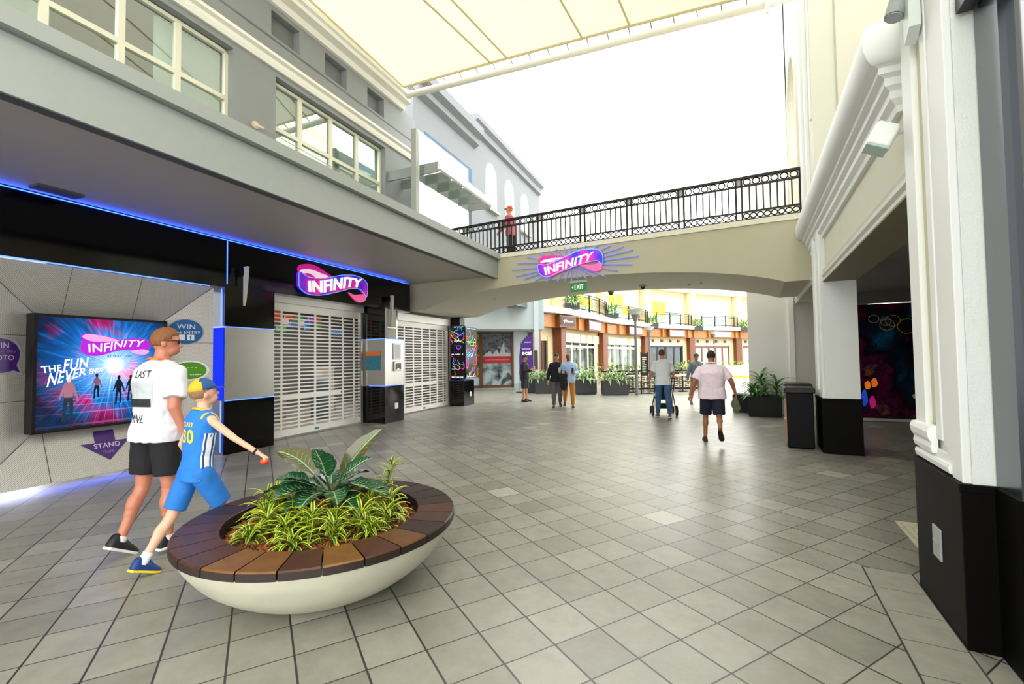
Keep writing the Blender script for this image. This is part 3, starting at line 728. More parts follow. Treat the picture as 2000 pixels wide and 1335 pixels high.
sticker('wall_sticker', 'oval green sticker with a pale rim on silver panel behind the man', [('rim', ellipse(c, .25, .165), GW, .002), ('disc', ellipse(c, .215, .14), SG, .004)],
        [('- - - -', c[0]-.09, c[1]+.04, c[0]+.08, c[1]+.052, GW, .01), ('--- -----', c[0]-.12, c[1]-.075, c[0]+.14, c[1]-.062, GW, .01)], offR, LF.P(-1.63, .3, 1.3))
bub = [(-3.9, 1.955), (-3.75, 1.93), (-3.66, 1.87), (-3.61, 1.76), (-3.62, 1.66), (-3.645, 1.60), (-3.59, 1.455), (-3.70, 1.50), (-3.80, 1.475), (-4.0, 1.47), (-4.1, 1.6), (-4.1, 1.85)]
ins = [(-3.9, 1.93), (-3.76, 1.905), (-3.68, 1.85), (-3.635, 1.76), (-3.645, 1.66), (-3.672, 1.59), (-3.63, 1.495), (-3.70, 1.525), (-3.80, 1.50), (-3.98, 1.50), (-4.06, 1.6), (-4.06, 1.84)]
sticker('wall_sticker', 'purple speech bubble sticker reading win and photo, left of the poster', [('rim', bub, SGR, .002), ('bubble', ins, SP, .004)],
        [('WIN', -3.93, 1.80, -3.755, 1.865, SPT, 0), ('of the day', -3.98, 1.735, -3.675, 1.785, mat('sticker_mauve', '8a68a8'), 0), ('PHOTO', -3.98, 1.655, -3.70, 1.715, SPT, 0)], offL_, LF.P(-3.85, .2, 1.45))
arr = [(-3.02, .505), (-2.845, .505), (-2.845, .64), (-2.62, .64), (-2.62, .505), (-2.45, .505), (-2.735, .27)]
arr = [(-3.03, .49), (-2.87, .49), (-2.87, .645), (-2.63, .645), (-2.63, .49), (-2.46, .49), (-2.735, .24)]
sticker('wall_sticker', 'purple arrow sticker pointing down reading stand there, below the poster', [('arrow', arr, SP, .004)],
        [('STAND', -2.89, .41, -2.585, .475, SPT, .01), ('there', -2.80, .335, -2.67, .385, mat('sticker_mauve', '8a68a8'), 0)], offD, LF.P(-2.74, .3, .24))
# steel banded pier with blue light
pa = thing('shop_pier', LF.P(-.8, .2, 0), 'black and steel pier with bright blue side between poster and shutter', 'pier')
def pc(nm, m, *bx, bev=.004):
    q = MB(LF)
    for x in bx: q.box(*x)
    return q.build(nm, m, pa, bevel=bev)
PA0, PA1, PO = -1.20, -.22, .46
pc('lower_cladding', BLACKG, (PA0, PA1, .0, PO, 0, .92)); pc('steel_band', STEEL, (PA0+.005, PA1, .0, PO-.004, .935, 2.20)); pc('upper_cladding', BLACKG, (PA0, PA1, .0, PO-.002, 2.215, 2.93))
pc('blue_side_panel', BLUEP, (PA0-.012, PA0+.002, .06, PO-.03, .94, 2.19), bev=0)
DSP = mat('blue_dark_gloss', '020a30', .15, emit=0.06, ecol='0420a0')
pc('dark_side_panel', DSP, (PA0-.012, PA0-.001, .06, PO-.01, .0, .93), bev=0); pc('dark_side_panel', DSP, (PA0-.012, PA0-.001, .06, PO-.01, 2.21, 2.92), bev=0)
q = MB(LF); q.tube([(PA0-.03, PO-.06, 2.22), (PA0-.03, PO-.06, 2.86)], .010, 8); q.tube([(PA0-.03, PO-.06, .05), (PA0-.03, PO-.06, .93)], .007, 8)
q.tube([(PA0-.02, .1, 2.205), (PA0-.02, PO, 2.205), (PA1, PO, 2.205)], .006, 6); q.tube([(PA0, PO, .927), (PA1, PO, .927)], .007, 6)
q.build('blue_light_tube', LEDC, pa)
pl_ = area('blue_glow', LF, (-1.31, .25, 1.6), .25, 1.2, BL, 2, (R(90), 0, aL-R(90)))
pb = thing('shop_pier', LF.P(3.15, .35, 0), 'black and steel pier with call box between the two shutters', 'pier'); pa = pb
B0_, B1_, BO = 2.78, 3.56, .70
pc('lower_cladding', BLACKG, (B0_, B1_, .0, BO, 0, .93)); pc('steel_band', STEEL, (B0_+.004, B1_-.004, .0, BO-.004, .945, 2.12)); pc('upper_cladding', BLACKG, (B0_, B0_+.10, .0, BO-.002, 2.13, 2.93))
pc('upper_recess', CREAML, (B0_+.10, B1_, .0, BO-.25, 2.13, 2.93)); pc('recess_bracket', ALU, (B0_+.12, B1_, BO-.26, BO-.2, 2.42, 2.46), (B0_+.13, B0_+.17, BO-.26, BO-.2, 2.14, 2.7))
q = MB(LF); q.tube([(B0_+.01, .1, 2.125), (B0_, BO+.004, 2.125), (B1_, BO+.004, 2.125)], .007, 6); q.tube([(B0_, .2, .937), (B0_, BO+.004, .937), (B1_, BO+.004, .937)], .007, 6); q.build('blue_light_tube', LEDC, pb)
q = MB(LF); q.box(3.10, 3.40, BO-.002, BO+.03, 1.60, 2.02); q.build('notice_frame', ALU, pb, bevel=.005)
q = MB(LF); q.box(3.13, 3.37, BO+.03, BO+.034, 1.63, 1.98); q.build('notice_sheet', mat('paper', 'd9dbe2', .5, var=.08, vscale=30), pb)
q = MB(LF); q.box(3.12, 3.42, BO-.002, BO+.05, 1.30, 1.55); q.build('call_box', STEEL, pb, bevel=.01)
q = MB(LF)
for i in range(3): q.box(3.15+.08*i, 3.20+.08*i, BO+.05, BO+.06, 1.34+.03*(i % 2), 1.50)
q.build('call_button', mat('mixed_dark', '3a1a20', .4), pb)
q = MB(LF); q.box(3.16, 3.30, BO-.002, BO+.012, .33, .48); q.build('power_socket', ALU, pb, bevel=.004)
# poster on the pier's side face, facing up the street
q = MB(LF); q.box(B0_-.008, B0_+.004, .10, .56, 1.33, 1.80); q.build('side_poster', mat('poster_teal', '2b6f86', .4, var=.2, vscale=14), pb)
q = MB(LF); q.box(B0_-.010, B0_-.006, .10, .56, 1.70, 1.80); q.build('side_poster_head', mat('poster_orange', 'd8691f', .5), pb)
# blade lights
for s_, o0, z0, z1, lb_ in ((-.86, FO, 2.60, 3.30, 'white tusk-shaped wall fin on the black pier left of the shutter'), (3.28, FO+.02, 2.42, 3.28, 'white tusk-shaped wall fin above the call box pier')):
    q = MB(LF); n = 14; rr = []
    for i in range(n+1):
        t = i/n; z = z1-(z1-z0)*t; w = .10*(1-t)**.6+.012; d = .28*(1-t*.55)
        rr.append([(s_-.015, o0+.10, z), (s_+.015, o0+.10, z), (s_+.02, o0+.10+w, z), (s_-.02, o0+.10+w, z)])
    q.loft(rr); f_ = q.build('wall_fin', mat('fin_white', 'c9c7c0', .4), smooth=False)
    q = MB(LF); q.box(s_-.02, s_+.02, o0-.0, o0+.12, z1-.16, z1-.02); q.build('fin_bracket', BLACKM, f_)
    tag(f_, lb_, 'wall light')
# illuminated ribbon sign on the fascia
SGM = {}
def ribbon_sign(name, fr, label, A, A2, Bp, C, tb, tt, off, d):
    root = thing(name, fr.P(Bp[0][0], off, min(p[1] for p in C)), label, 'sign')
    purple = ribmat()
    for nm, poly, mt, l0, l1 in (('ribbon_back_loop', A, mat('sign_magenta', 'e0189a', .3, emit=0.154, ecol='e0189a'), off-d, off-.03), ('ribbon_highlight', A2, mat('sign_pale', 'ffe2ee', .3, emit=0.223, ecol='ffd8e8'), off-.03, off-.022),
                                 ('ribbon_band', Bp, purple, off-d, off), ('ribbon_front_loop', C, mat('sign_rose', 'ff5ca8', .3, emit=0.167, ecol='ff5ca0'), off-d, off-.03)):
        q = MB(fr); q.prism(catm(poly, 4), l0, l1); q.build(nm, mt, root)
    q = MB(fr); cc = catm(Bp, 4); q.tube([(p[0], off, p[1]) for p in cc], .008, 5, close=True); q.build('ribbon_edge', mat('sign_edge', '6fc8ff', emit=0.251, ecol='58b8ff'), root)
    q = MB(fr); text_thick(q, 'INFINITY', warp(tb, tt), off+.002, off+.03, bold=.018); q.build('lettering', mat('sign_white', 'eafff8', .3, emit=0.279, ecol='e8fff6'), root)
    return root
def ribmat():
    if 'rib' in SGM: return SGM['rib']
    m = bpy.data.materials.new('sign_purple'); m.use_nodes = True; N = m.node_tree.nodes; L = m.node_tree.links; b = N['Principled BSDF']
    ge = N.new('ShaderNodeTexCoord'); n = N.new('ShaderNodeTexNoise'); n.inputs['Scale'].default_value = 2.6; n.inputs['Detail'].default_value = 1; L.new(ge.outputs['Object'], n.inputs['Vector'])
    r = N.new('ShaderNodeValToRGB'); L.new(n.outputs[0], r.inputs[0]); e = r.color_ramp.elements; e[0].position = .38; e[0].color = lin('2a1fc8'); e[1].position = .62; e[1].color = lin('e0149a')
    x = r.color_ramp.elements.new(.5); x.color = lin('7a18d0')
    L.new(r.outputs[0], b.inputs['Base Color']); L.new(r.outputs[0], b.inputs['Emission Color']); b.inputs['Emission Strength'].default_value = .19; b.inputs['Roughness'].default_value = .3
    SGM['rib'] = m; return m
ribbon_sign('ribbon_sign', LF, 'purple and pink twisted ribbon sign glowing on the black shop fascia', G['fA'], G['fA2'], G['fB'], G['fC'], G['ftb'], G['ftt'], .44, .07)
bs = ribbon_sign('ribbon_sign', BF, 'purple and pink twisted ribbon sign with blue rays on the footbridge', G['bA'], G['bA2'], G['bB'], G['bC'], G['btb'], G['btt'], .13, .09)
for a, b in G['rays']:
    q = MB(BF); q.tube([(a[0], .055, a[1]), (b[0], .055, b[1])], .014, 6); q.build('ray_tube', mat('ray_tube', '7f8fe8', .3, emit=0.098, ecol='5a6cff'), bs)

# roller shutters
def shutter(name, label, s0, s1, ztop, cols, junk):
    root = thing(name, LF.P((s0+s1)/2, 0, 0), label, 'shutter')
    c = MB(LF); z = .17; nr = 0
    pitch = .0805
    c.box(s0+.05, s1-.05, -.012, .012, .035, .17)
    rows = []
    while z < ztop-.16: rows.append(z); z += pitch
    for z in rows: c.box(s0+.05, s1-.05, -.010, .010, z+pitch-.030, z+pitch)
    for q in cols: c.box(q-.022, q+.022, -.0102, .0102, .17, rows[-1]+pitch)
    c.box(s0+.05, s1-.05, -.012, .012, rows[-1]+pitch, ztop)
    c.box(s0+.5, s0+2.2, -.0103, .0103, .80, .90)
    c.build('shutter_curtain', mat('shutter_white', 'f1eee6', .4, metal=.1), root)
    for x_ in (s0, s1-.06): g = MB(LF); g.box(x_, x_+.06, -.05, .05, 0, ztop+.05); g.build('guide_rail', STEEL, root)
    g = MB(LF); g.box(s0, s1, -.30, .10, ztop, 2.93); g.build('shutter_hood', ALU, root)
    g = MB(LF); g.box((s0+s1)/2-.06, (s0+s1)/2+.06, .012, .02, .06, .11); g.build('bottom_lock', mat('teal_lock', '2b8a9a', .4), root)
    return root
shutter('roller_shutter', 'wide white slotted roller shutter beneath the ribbon sign', -.20, 2.72, 2.80, [.33, .78, 1.22, 1.66, 2.08, 2.46], 0)
shutter('roller_shutter', 'narrower white slotted roller shutter beneath the end of the bridge', 4.1, 7.0, 2.72, [4.55, 5.0, 5.45, 5.9, 6.32, 6.7], 0)
# things inside the shop that show through the slots
random.seed(4)
cols_ = ['d8581a', '2e9c2a', 'e8a92a', '7a3bbd', 'c8342a', '3f79c8', '55c25a', 'e9e3d8']
for i in range(26):
    s_ = -.1+i*.115; z = 2.72-random.random()*.42
    w = .06+random.random()*.12; q = MB(LF); q.box(s_-w, s_+w, -.9-.02*i % .5, -.86-.02*i % .5+.0, z-.07, z+.05)
    col = random.choice(cols_)
    tag(q.build('hanging_flag', mat('flag_'+col, col, .6, emit=0.098)), 'coloured paper flag hanging inside shop behind the wide shutter', 'flag', 'coloured flags behind the wide shutter')
for i in range(13):
    s_ = -.6+i*.62; q = MB(LF); h = .7+.8*((i*7) % 5)/5; o_ = -1.6-.5*(i % 3)
    q.box(s_-.22, s_+.22, o_-.3, o_, 0, h); q.box(s_-.24, s_+.24, o_-.32, o_+.02, h, h+.04)
    tag(q.build('shop_cabinet', mat('cab%d' % (i % 4), ['6e6a66', '8d8781', '3c4a58', 'b9b0a2'][i % 4], .6)), 'dim shop cabinet standing behind the slotted shutters', 'cabinet', 'cabinets inside the closed shop')
area('shop_lamp', LF, (1.5, -2.0, 3.4), 3, 1.5, (1, .95, .9), 50, (0, 0, aL)); area('shop_lamp', LF, (5.5, -2.0, 3.4), 3, 1.5, (.95, .97, 1), 50, (0, 0, aL))

# neon screens on the end pier
pe = thing('shop_pier', LF.P(7.3, .3, 0), 'short black pier under the neon screens, end of the shopfront', 'pier'); pa = pe
pc('lower_cladding', BLACKG, (7.02, 7.75, .05, .62, 0, .86)); pc('upper_post', BLACKM, (7.15, 7.5, .05, .4, .86, 3.0)); pc('power_socket', ALU, (7.42, 7.52, .618, .63, .30, .46), bev=.003)
q = MB(LF); q.box(7.05, 7.72, .08, .60, .86, .88); q.build('blue_light_tube', mat('dim_blue', '1a2a90', emit=0.084, ecol='1430c0'), pe)
def neon_screen(label, P, seed, w, h):
    """P(u,v)->(s,off,z) on the screen plane"""
    root = thing('neon_screen', LF.P(*P(.5, 0)), label, 'screen'); random.seed(seed)
    def panel(u0, u1, v0, v1, d0, d1, nm, mt):
        q = MB(LF); A = [P(u, v) for u, v in ((u0, v0), (u1, v0), (u1, v1), (u0, v1))]
        q.add([(a[0]+P.n[0]*d0, a[1]+P.n[1]*d0, a[2]) for a in A]+[(a[0]+P.n[0]*d1, a[1]+P.n[1]*d1, a[2]) for a in A], [(0, 1, 2, 3), (7, 6, 5, 4), (0, 1, 5, 4), (1, 2, 6, 5), (2, 3, 7, 6), (3, 0, 4, 7)]); return q.build(nm, mt, root)
    panel(0, 1, 0, 1, -.07, 0, 'screen_body', BLACKG)
    NC = ['ff2bd0', '2bb8ff', 'ff5a2b', '8cff2b', '9a4bff', 'ffd02b', '39ffe0']
    for ci, col in enumerate(NC):
        q = MB(LF)
        for k in range(5 if ci < 2 else 2):
            u, v = .15+random.random()*.7, .05+random.random()*.9; pts = []; a = random.random()*6
            for t in range(9):
                pts.append((min(.95, max(.05, u)), min(.98, max(.02, v)))); a += random.uniform(-1.2, 1.2); u += cos(a)*.11; v += sin(a)*.11*w/h
            pts = catm(pts, 3, False)
            q.tube([tuple(P(x, y)[i]+(P.n[i]*.006 if i < 2 else 0) for i in range(3)) for x, y in pts], .006 if k % 2 else .011, 4)
        q.build('neon_line', mat('neon_'+col, col, emit=0.307, ecol=col), root)
    q = MB(LF)
    for v in (.965, .45, .70, .02):
        for k in range(9):
            if random.random() < .85: x = .1+k*.09; A = P(x, v); B = P(x+.06, v+.015); q.add([(A[0]+P.n[0]*.008, A[1]+P.n[1]*.008, A[2]), (B[0]+P.n[0]*.008, B[1]+P.n[1]*.008, A[2]), (B[0]+P.n[0]*.008, B[1]+P.n[1]*.008, B[2]), (A[0]+P.n[0]*.008, A[1]+P.n[1]*.008, B[2])], [(0, 1, 2, 3)])
    q.build('screen_caption', mat('neon_white', 'ffffff', emit=0.307), root)
class Pl:
    def __init__(s, a, b, z0, z1):
        s.a, s.b, s.z0, s.z1 = a, b, z0, z1; d = (b[0]-a[0], b[1]-a[1]); l = math.hypot(*d); s.n = (d[1]/l, -d[0]/l) if False else (-d[1]/l, d[0]/l)
        if s.n[0]*1 + s.n[1]*(-1) > 0 and False: pass
    def __call__(s, u, v): return (s.a[0]+(s.b[0]-s.a[0])*u, s.a[1]+(s.b[1]-s.a[1])*u, s.z0+(s.z1-s.z0)*v)
P1 = Pl((6.98, .12), (7.02, .66), .93, 2.72); P1.n = (-1, 0)
P2 = Pl((7.04, .68), (7.98, .62), .93, 2.68); P2.n = (0, 1)
neon_screen('narrow neon-patterned screen on the left face of end pier', P1, 5, .5, 1.8)
neon_screen('wider neon-patterned screen facing the walkway on end pier', P2, 9, .9, 1.8)

# cable anchors on the upper wall
for s_, z_, e_, lb_ in ((-.62, 6.02, (-.05, 3.1, 4.36), 'cream round cable anchor with wire between the two upper windows'), (3.75, 5.25, (4.1, 2.8, 4.36), 'cream round cable anchor with wire near right end of the grey upper wall')):
    o = thing('cable_anchor', LF.P(s_, WO, z_), lb_, 'anchor')
    q = MB(LF); q.tube([(s_, WO, z_), (s_, WO+.03, z_)], .07, 14); q.tube([(s_, WO+.02, z_), (s_+.05, WO+.18, z_-.08)], [.03, .022], 8); q.build('anchor_plate', mat('anchor_cream', 'c9bfa2', .5), o)
    q = MB(LF); q.tube([(s_+.05, WO+.18, z_-.08), e_], .006, 5); q.build('anchor_wire', mat('wire', '9a958a', .5), o)
# flat downlight under the canopy
q = MB(LF); q.box(-3.75, -3.3, .55, .78, 3.73, 3.765); tag(q.build('ceiling_panel_light', mat('unlit_panel', '4e4c48', .5), bevel=.004), 'flat rectangular unlit panel lamp on the canopy underside at far left', 'ceiling light')

# glazed screen and louvred pergola on the terrace beyond the grey wall
g_ = thing('terrace_screen', LF.P(3.7, 1.6, 4.33), 'tall steel post with clear glass screen standing on the canopy end', 'screen')
q = MB(LF); q.box(2.86, 2.94, 1.45, 1.60, 4.3, 7.35); q.build('post', mat('post_grey', '9ea19a', .5), g_)
q = MB(LF); q.box(2.97, 3.0, 1.42, 1.60, 4.3, 7.3); q.build('post_flange', WHITE, g_)
q = MB(LF); q.add([(3.02, 1.55, 4.3), (5.7, 1.55, 4.3), (5.7, 1.55, 7.4), (3.02, 1.55, 7.4)], [(0, 1, 2, 3)]); q.build('glass_sheet', GLASS, g_, recalc=False)
pg = thing('pergola', LF.P(4.8, 1, 6.4), 'small grey louvred pergola over the terrace left of the bridge', 'pergola')
q = MB(LF); q.box(3.30, 6.5, 1.93, 2.02, 6.42, 6.60); q.build('front_beam', WHITE, pg)
for i in range(6):
    s_ = 3.3+i*.62
    q = MB(LF); q.box(s_, s_+.05, -.6, 1.95, 6.36, 6.62); q.build('louvre', mat('louvre_grey', '8b908c', .5), pg)
q = MB(LF); q.box(6.3, 6.45, -.3, -.15, 4.0, 6.4); q.build('pergola_post', mat('post_grey2', '7b807c', .5), pg)
q = MB(LF); q.box(4.6, 16, -1.6, -1.5, 3.9, 7.2); struct(q.build('wall_terrace', [mat('terrace_brown', '8a6a5a', .8)]))
q = MB(LF); q.box(4.6, 12, -1.49, -1.45, 4.3, 6.2); tag(q.build('terrace_glazing', mat('pale_terrace_glass', 'a9c0c4', .1)), 'pale glass doors of the terrace behind the louvred pergola', 'glazing')
# pale building beyond, with banner and arched windows
q = MB(LF)
q.box(4.6, 8.3, -.5, .3, 7.2, 9.7); q.sweep([(.3, 9.5), (.5, 9.6), (.5, 9.8), (.7, 9.9), (.7, 10.2), (-.3, 10.2)], 4.6, 8.6)
q.box(8.3, 16, -.5, .3, 4.0, 10.1); q.sweep([(.3, 10.1), (.45, 10.15), (.45, 10.4), (.6, 10.5), (.6, 10.7), (-.3, 10.7)], 8.3, 16)
struct(q.build('wall_left_far', mat('pale_far_render', '7e8287', .8)))
q = MB(LF); q.box(5.15, 8.3, .305, .33, 7.45, 8.6); bn = q.build('wall_banner', mat('banner_white', 'b9bcc0', .6)); tag(bn, 'long white banner with a sky blue band on the pale far wall', 'banner')
q = MB(LF); q.add([(5.15, .335, 7.95), (8.3, .335, 8.05), (8.3, .335, 8.6), (5.15, .335, 8.6)], [(0, 1, 2, 3)]); q.build('banner_sky_band', mat('banner_sky', '2a5676', .6, var=.25, vscale=1.5), bn)
for i, s_ in enumerate((10.0, 11.9, 13.8)):
    nmz = ('leftmost', 'middle', 'rightmost')[i]
    ap_ = arch_poly(s_, .5, 7.6, 8.9, 12)
    q = MB(LF); q.prism(ap_, .302, .33); w_o = q.build('arched_window', mat('far_window_white', 'f4f4f0', .5)); tag(w_o, nmz+' of the three white arched windows on the pale far building', 'window')
    q = MB(LF); q.box(s_-.6, s_+.6, .30, .45, 7.5, 7.6); q.build('window_sill', TAUPE, w_o)

# ---------------------------------------------------------------- tensile sail over the walkway
def fabric():
    m = bpy.data.materials.new('sail_fabric'); m.use_nodes = True; N = m.node_tree.nodes; L = m.node_tree.links
    N.remove(N['Principled BSDF']); o = N['Material Output']
    t = N.new('ShaderNodeBsdfTranslucent'); t.inputs[0].default_value = (.38, .362, .295, 1); d = N.new('ShaderNodeBsdfDiffuse'); d.inputs[0].default_value = (.58, .56, .47, 1)
    x = N.new('ShaderNodeMixShader'); x.inputs[0].default_value = .5; L.new(t.outputs[0], x.inputs[1]); L.new(d.outputs[0], x.inputs[2]); L.new(x.outputs[0], o.inputs[0]); return m
A = LF.P(3.75, .62, 8.85); B = RF.P(6.55, .36, 8.85)
A2 = LF.P(-14, .8, 8.85); B2 = RF.P(-12, .36, 8.85)
sail = thing('shade_sail', (A+B)/2, 'large cream tensile fabric canopy stretched overhead across the walkway', 'canopy')
def sp(u, v):
    a = A.lerp(A2, v); b = B.lerp(B2, v); p = a.lerp(b, u)
    p.z += .13+1.5*(1-(2*u-1)**2)*min(1, v*4)*.6 ; return p
q = MB(); nu, nv = 24, 40
q.add([sp(.012+.976*i/nu, .012+.98*(j/nv)**1.3) for j in range(nv+1) for i in range(nu+1)], [(j*(nu+1)+i, j*(nu+1)+i+1, (j+1)*(nu+1)+i+1, (j+1)*(nu+1)+i) for j in range(nv) for i in range(nu)], True)
q.build('fabric', fabric(), sail, smooth=True, recalc=False)
BM = mat('sail_frame', 'ece9d8', .5)
q = MB(); dz = Vector((0, 0, .02)); q.tube([A+dz, B+dz], .085, 12, raw=True); q.build('front_beam', BM, sail, smooth=True)
q = MB(); q.tube([A+dz, A2+dz], .06, 10, raw=True); q.build('left_beam', BM, sail, smooth=True)
HEM = mat('sail_hem', 'cdbf8a', .7)
q = MB(); q.tube([sp(.012+.976*i/nu, .012)-Vector((0, 0, .01)) for i in range(nu+1)], .032, 6, raw=True); q.tube([sp(.012, .012+.98*(j/nv)**1.3)-Vector((0, 0, .01)) for j in range(nv+1)], .032, 6, raw=True); q.build('hem', HEM, sail)
q = MB()
for u0, u1 in ((.30, .02), (.35, .09), (.56, .40), (.68, .56)):
    q.tube([sp(u0+(u1-u0)*t/14, .012+.5*t/14)-Vector((0, 0, .012)) for t in range(15)], .022, 5, raw=True)
q.build('seam', HEM, sail)
for i in range(18):
    u = .04+i*.053; a = sp(u, .012); b = A.lerp(B, u)+Vector((0, 0, .08))
    q = MB(); q.tube([a, b], .016, 6, raw=True); q.tube([b-Vector((0, 0, .03)), b+Vector((0, 0, .03))], .03, 8, raw=True); q.build('lacing_clamp', mat('clamp', '8c8468', .5), sail)
q = MB(); q.tube([A+Vector((0, 0, -.05)), LF.P(3.75, .35, 8.7)], .05, 8, raw=True); q.tube([A+Vector((0, 0, .1)), LF.P(2.6, .75, 8.9)], .03, 8, raw=True)
q.tube([B, RF.P(6.6, -.1, 8.85)], .05, 8, raw=True); q.box(0, 0, 0, 0, 0, 0) if False else None
q.tube([B+Vector((-.2, -.05, -.25)), B+Vector((-.2, -.05, .12))], .035, 8, raw=True); q.build('bracket', BM, sail)

# ---------------------------------------------------------------- bridge railing
IRON = mat('black_iron', '15130f', .45, metal=.4)
rl = thing('bridge_railing', BF.P(-4, -.15, 4.33), 'black iron balustrade with ring friezes along the footbridge', 'railing')
RO = -.15
q = MB(BF); q.box(-9.9, .15, RO-.035, RO+.035, 5.23, 5.28); q.build('top_rail', IRON, rl, bevel=.005)
q = MB(BF); q.box(-9.9, .15, RO-.02, RO+.02, 5.065, 5.10); q.build('upper_mid_rail', IRON, rl)
q = MB(BF); q.box(-9.9, .15, RO-.02, RO+.02, 4.525, 4.56); q.build('lower_mid_rail', IRON, rl)
q = MB(BF); q.box(-9.9, .15, RO-.02, RO+.02, 4.37, 4.395); q.build('bottom_rail', IRON, rl)
posts = [.06-1.135*i for i in range(9)]
for s_ in posts:
    for d in (-.055, .055):
        q = MB(BF); q.box(s_+d-.02, s_+d+.02, RO-.02, RO+.02, 4.33, 5.25); q.build('post', IRON, rl)
    q = MB(BF); q.box(s_-.042, s_+.042, RO-.006, RO+.006, 5.10, 5.235); q.build('post_plate', mat('plate_grey', '9c9c98', .5), rl)
def ring(mb, fr, c, r0, t, off, a0=0, a1=2*pi, n=18): mb.tube([(c[0]+r0*cos(a0+(a1-a0)*i/n), off, c[1]+r0*.92*sin(a0+(a1-a0)*i/n)) for i in range(n+(0 if a1-a0 > 6.2 else 1))], t, 4, close=(a1-a0 > 6.2))
ba = None
for k in range(8):
    a, b = posts[k+1]+.07, posts[k]-.07; fz = MB(BF); n_r = 6
    for i in range(n_r):
        c_ = a+(b-a)*(i+.5)/n_r; ring(fz, BF, (c_, 5.165), .066, .012, RO)
    for i in range(n_r+1): 
        c_ = a+(b-a)*i/n_r; fz.tube([(c_, RO, 5.095), (c_+.03, RO, 5.165), (c_, RO, 5.24)], .006, 4); fz.tube([(c_, RO, 5.095), (c_-.03, RO, 5.165), (c_, RO, 5.24)], .006, 4)
    fz.build('upper_frieze', IRON, rl)
    fz = MB(BF)
    for i in range(8): ring(fz, BF, (a+(b-a)*(i+.5)/8, 4.46), .055, .012, RO)
    fz.build('lower_frieze', IRON, rl)
    for i in range(1, 8):
        s_ = a+(b-a)*i/8
        q = MB(BF); q.box(s_-.013, s_+.013, RO-.013, RO+.013, 4.55, 5.07); q.build('baluster', IRON, rl)
# rear railing of the bridge, hardly visible
# exit sign, cameras and sprinklers under the arch
ex = thing('exit_sign', BF.P(-4.65, -.35, 3.2), 'green hanging exit sign under the footbridge arch', 'sign')
q = MB(BF); q.box(-4.88, -4.47, -.36, -.30, 3.22, 3.44); q.build('sign_case', mat('exit_green', '0c7a33', .4, emit=0.098, ecol='0c8a36'), ex, bevel=.01)
q = MB(BF); text_quad(q, 'EXIT', -4.77, 3.27, -4.54, 3.39, -.299, bold=.01); q.add([(-4.80, -.297, 3.29), (-4.80, -.297, 3.37), (-4.845, -.297, 3.33)], [(0, 1, 2)]); q.build('lettering', mat('exit_white', 'ffffff', .5, emit=0.167), ex)
q = MB(BF); q.box(-4.89, -4.46, -.36, -.31, 3.44, 3.5); q.build('sign_bracket', ALU, ex)
for s_, o_, lb_ in ((-3.45, -1.9, 'small dark dome camera under the right part of the arch'), (-4.55, -2.75, 'small grey camera hanging at rear edge of the arch')):
    q = MB(BF); z = archz(s_); c_ = BF.P(s_, o_, 0); q.cyl((s_, o_), .09, z-.05, z+.01, 16); b_ = q.build('security_camera', mat('camera_grey', '9b968a', .4)); tag(b_, lb_, 'camera')
    q = MB(); q.ell(BF.P(s_, o_, z-.06), .06, .06, .07); q.build('camera_dome', mat('dome_dark', '1c1a1c', .1), b_, smooth=True)
for i, (s_, o_) in enumerate(((-7.6, -1.2), (-2.3, -1.9), (-2.0, -1.6))):
    q = MB(BF); z = archz(s_); q.cyl((s_, o_), .035, z-.03, z+.005, 10); tag(q.build('sprinkler', TAUPE), 'tiny ceiling sprinkler rose under the footbridge arch', 'sprinkler', 'sprinklers under the arch')

# ---------------------------------------------------------------- lamps on the near pillar
fl_ = thing('floodlight', RF.P(.22, .1, 3.05), 'white square-bodied floodlight fixed beside the near pillar', 'lamp')
q = MB(RF)
c_ = (.24, .06, 3.12); 
def rotbox(mb, c, hx, hy, hz, m3):
    P = [Vector((x*hx, y*hy, z*hz)) for z in (-1, 1) for x, y in ((-1, -1), (1, -1), (1, 1), (-1, 1))]
    P = [m3 @ p + Vector(c) for p in P]; mb.add(P, [(3, 2, 1, 0), (4, 5, 6, 7), (0, 1, 5, 4), (1, 2, 6, 5), (2, 3, 7, 6), (3, 0, 4, 7)], True)
m3 = Matrix.Rotation(R(62), 3, 'Z') @ Matrix.Rotation(R(28), 3, 'X') @ Matrix.Rotation(R(12), 3, 'Y')
FC = RF.P(.17, .085, 3.22)
rotbox(q, FC, .065, .08, .10, m3); q.build('lamp_body', mat('lamp_white', 'e3e8e6', .4), fl_, bevel=.03, seg=4)
q = MB(); rotbox(q, FC+m3 @ Vector((0, .0, -.105)), .058, .072, .01, m3); q.build('lamp_glass', mat('lamp_glass', 'a9bdb4', .1), fl_)
q = MB(); q.tube([FC, RF.P(.17, -.10, 3.24)], .014, 8, raw=True); q.build('lamp_bracket', ALU, fl_)
sl = thing('spotlight', RF.P(-.12, .12, 3.75), 'grey cylindrical spotlight on a bracket high on near pillar', 'lamp')
q = MB(); a, b = RF.P(-.36, .11, 3.80), RF.P(-.33, .045, 4.02)
q.tube([a, a.lerp(b, .1), b], [.054, .056, .056], 20, raw=True); q.build('lamp_body', mat('spot_grey', '8f9894', .4), sl)
q = MB(); q.tube([a+(a-b)*.01, a+(a-b)*.03], .047, 20, raw=True); q.build('lamp_lens', mat('spot_lens', 'aab0b4', .1), sl)
q = MB(RF); q.prism([(-.34, 3.60), (-.45, 3.66), (-.45, 4.0), (-.34, 3.85)], .0, .06); q.build('lamp_bracket', mat('bracket_pale', 'c9d0cc', .5), sl)
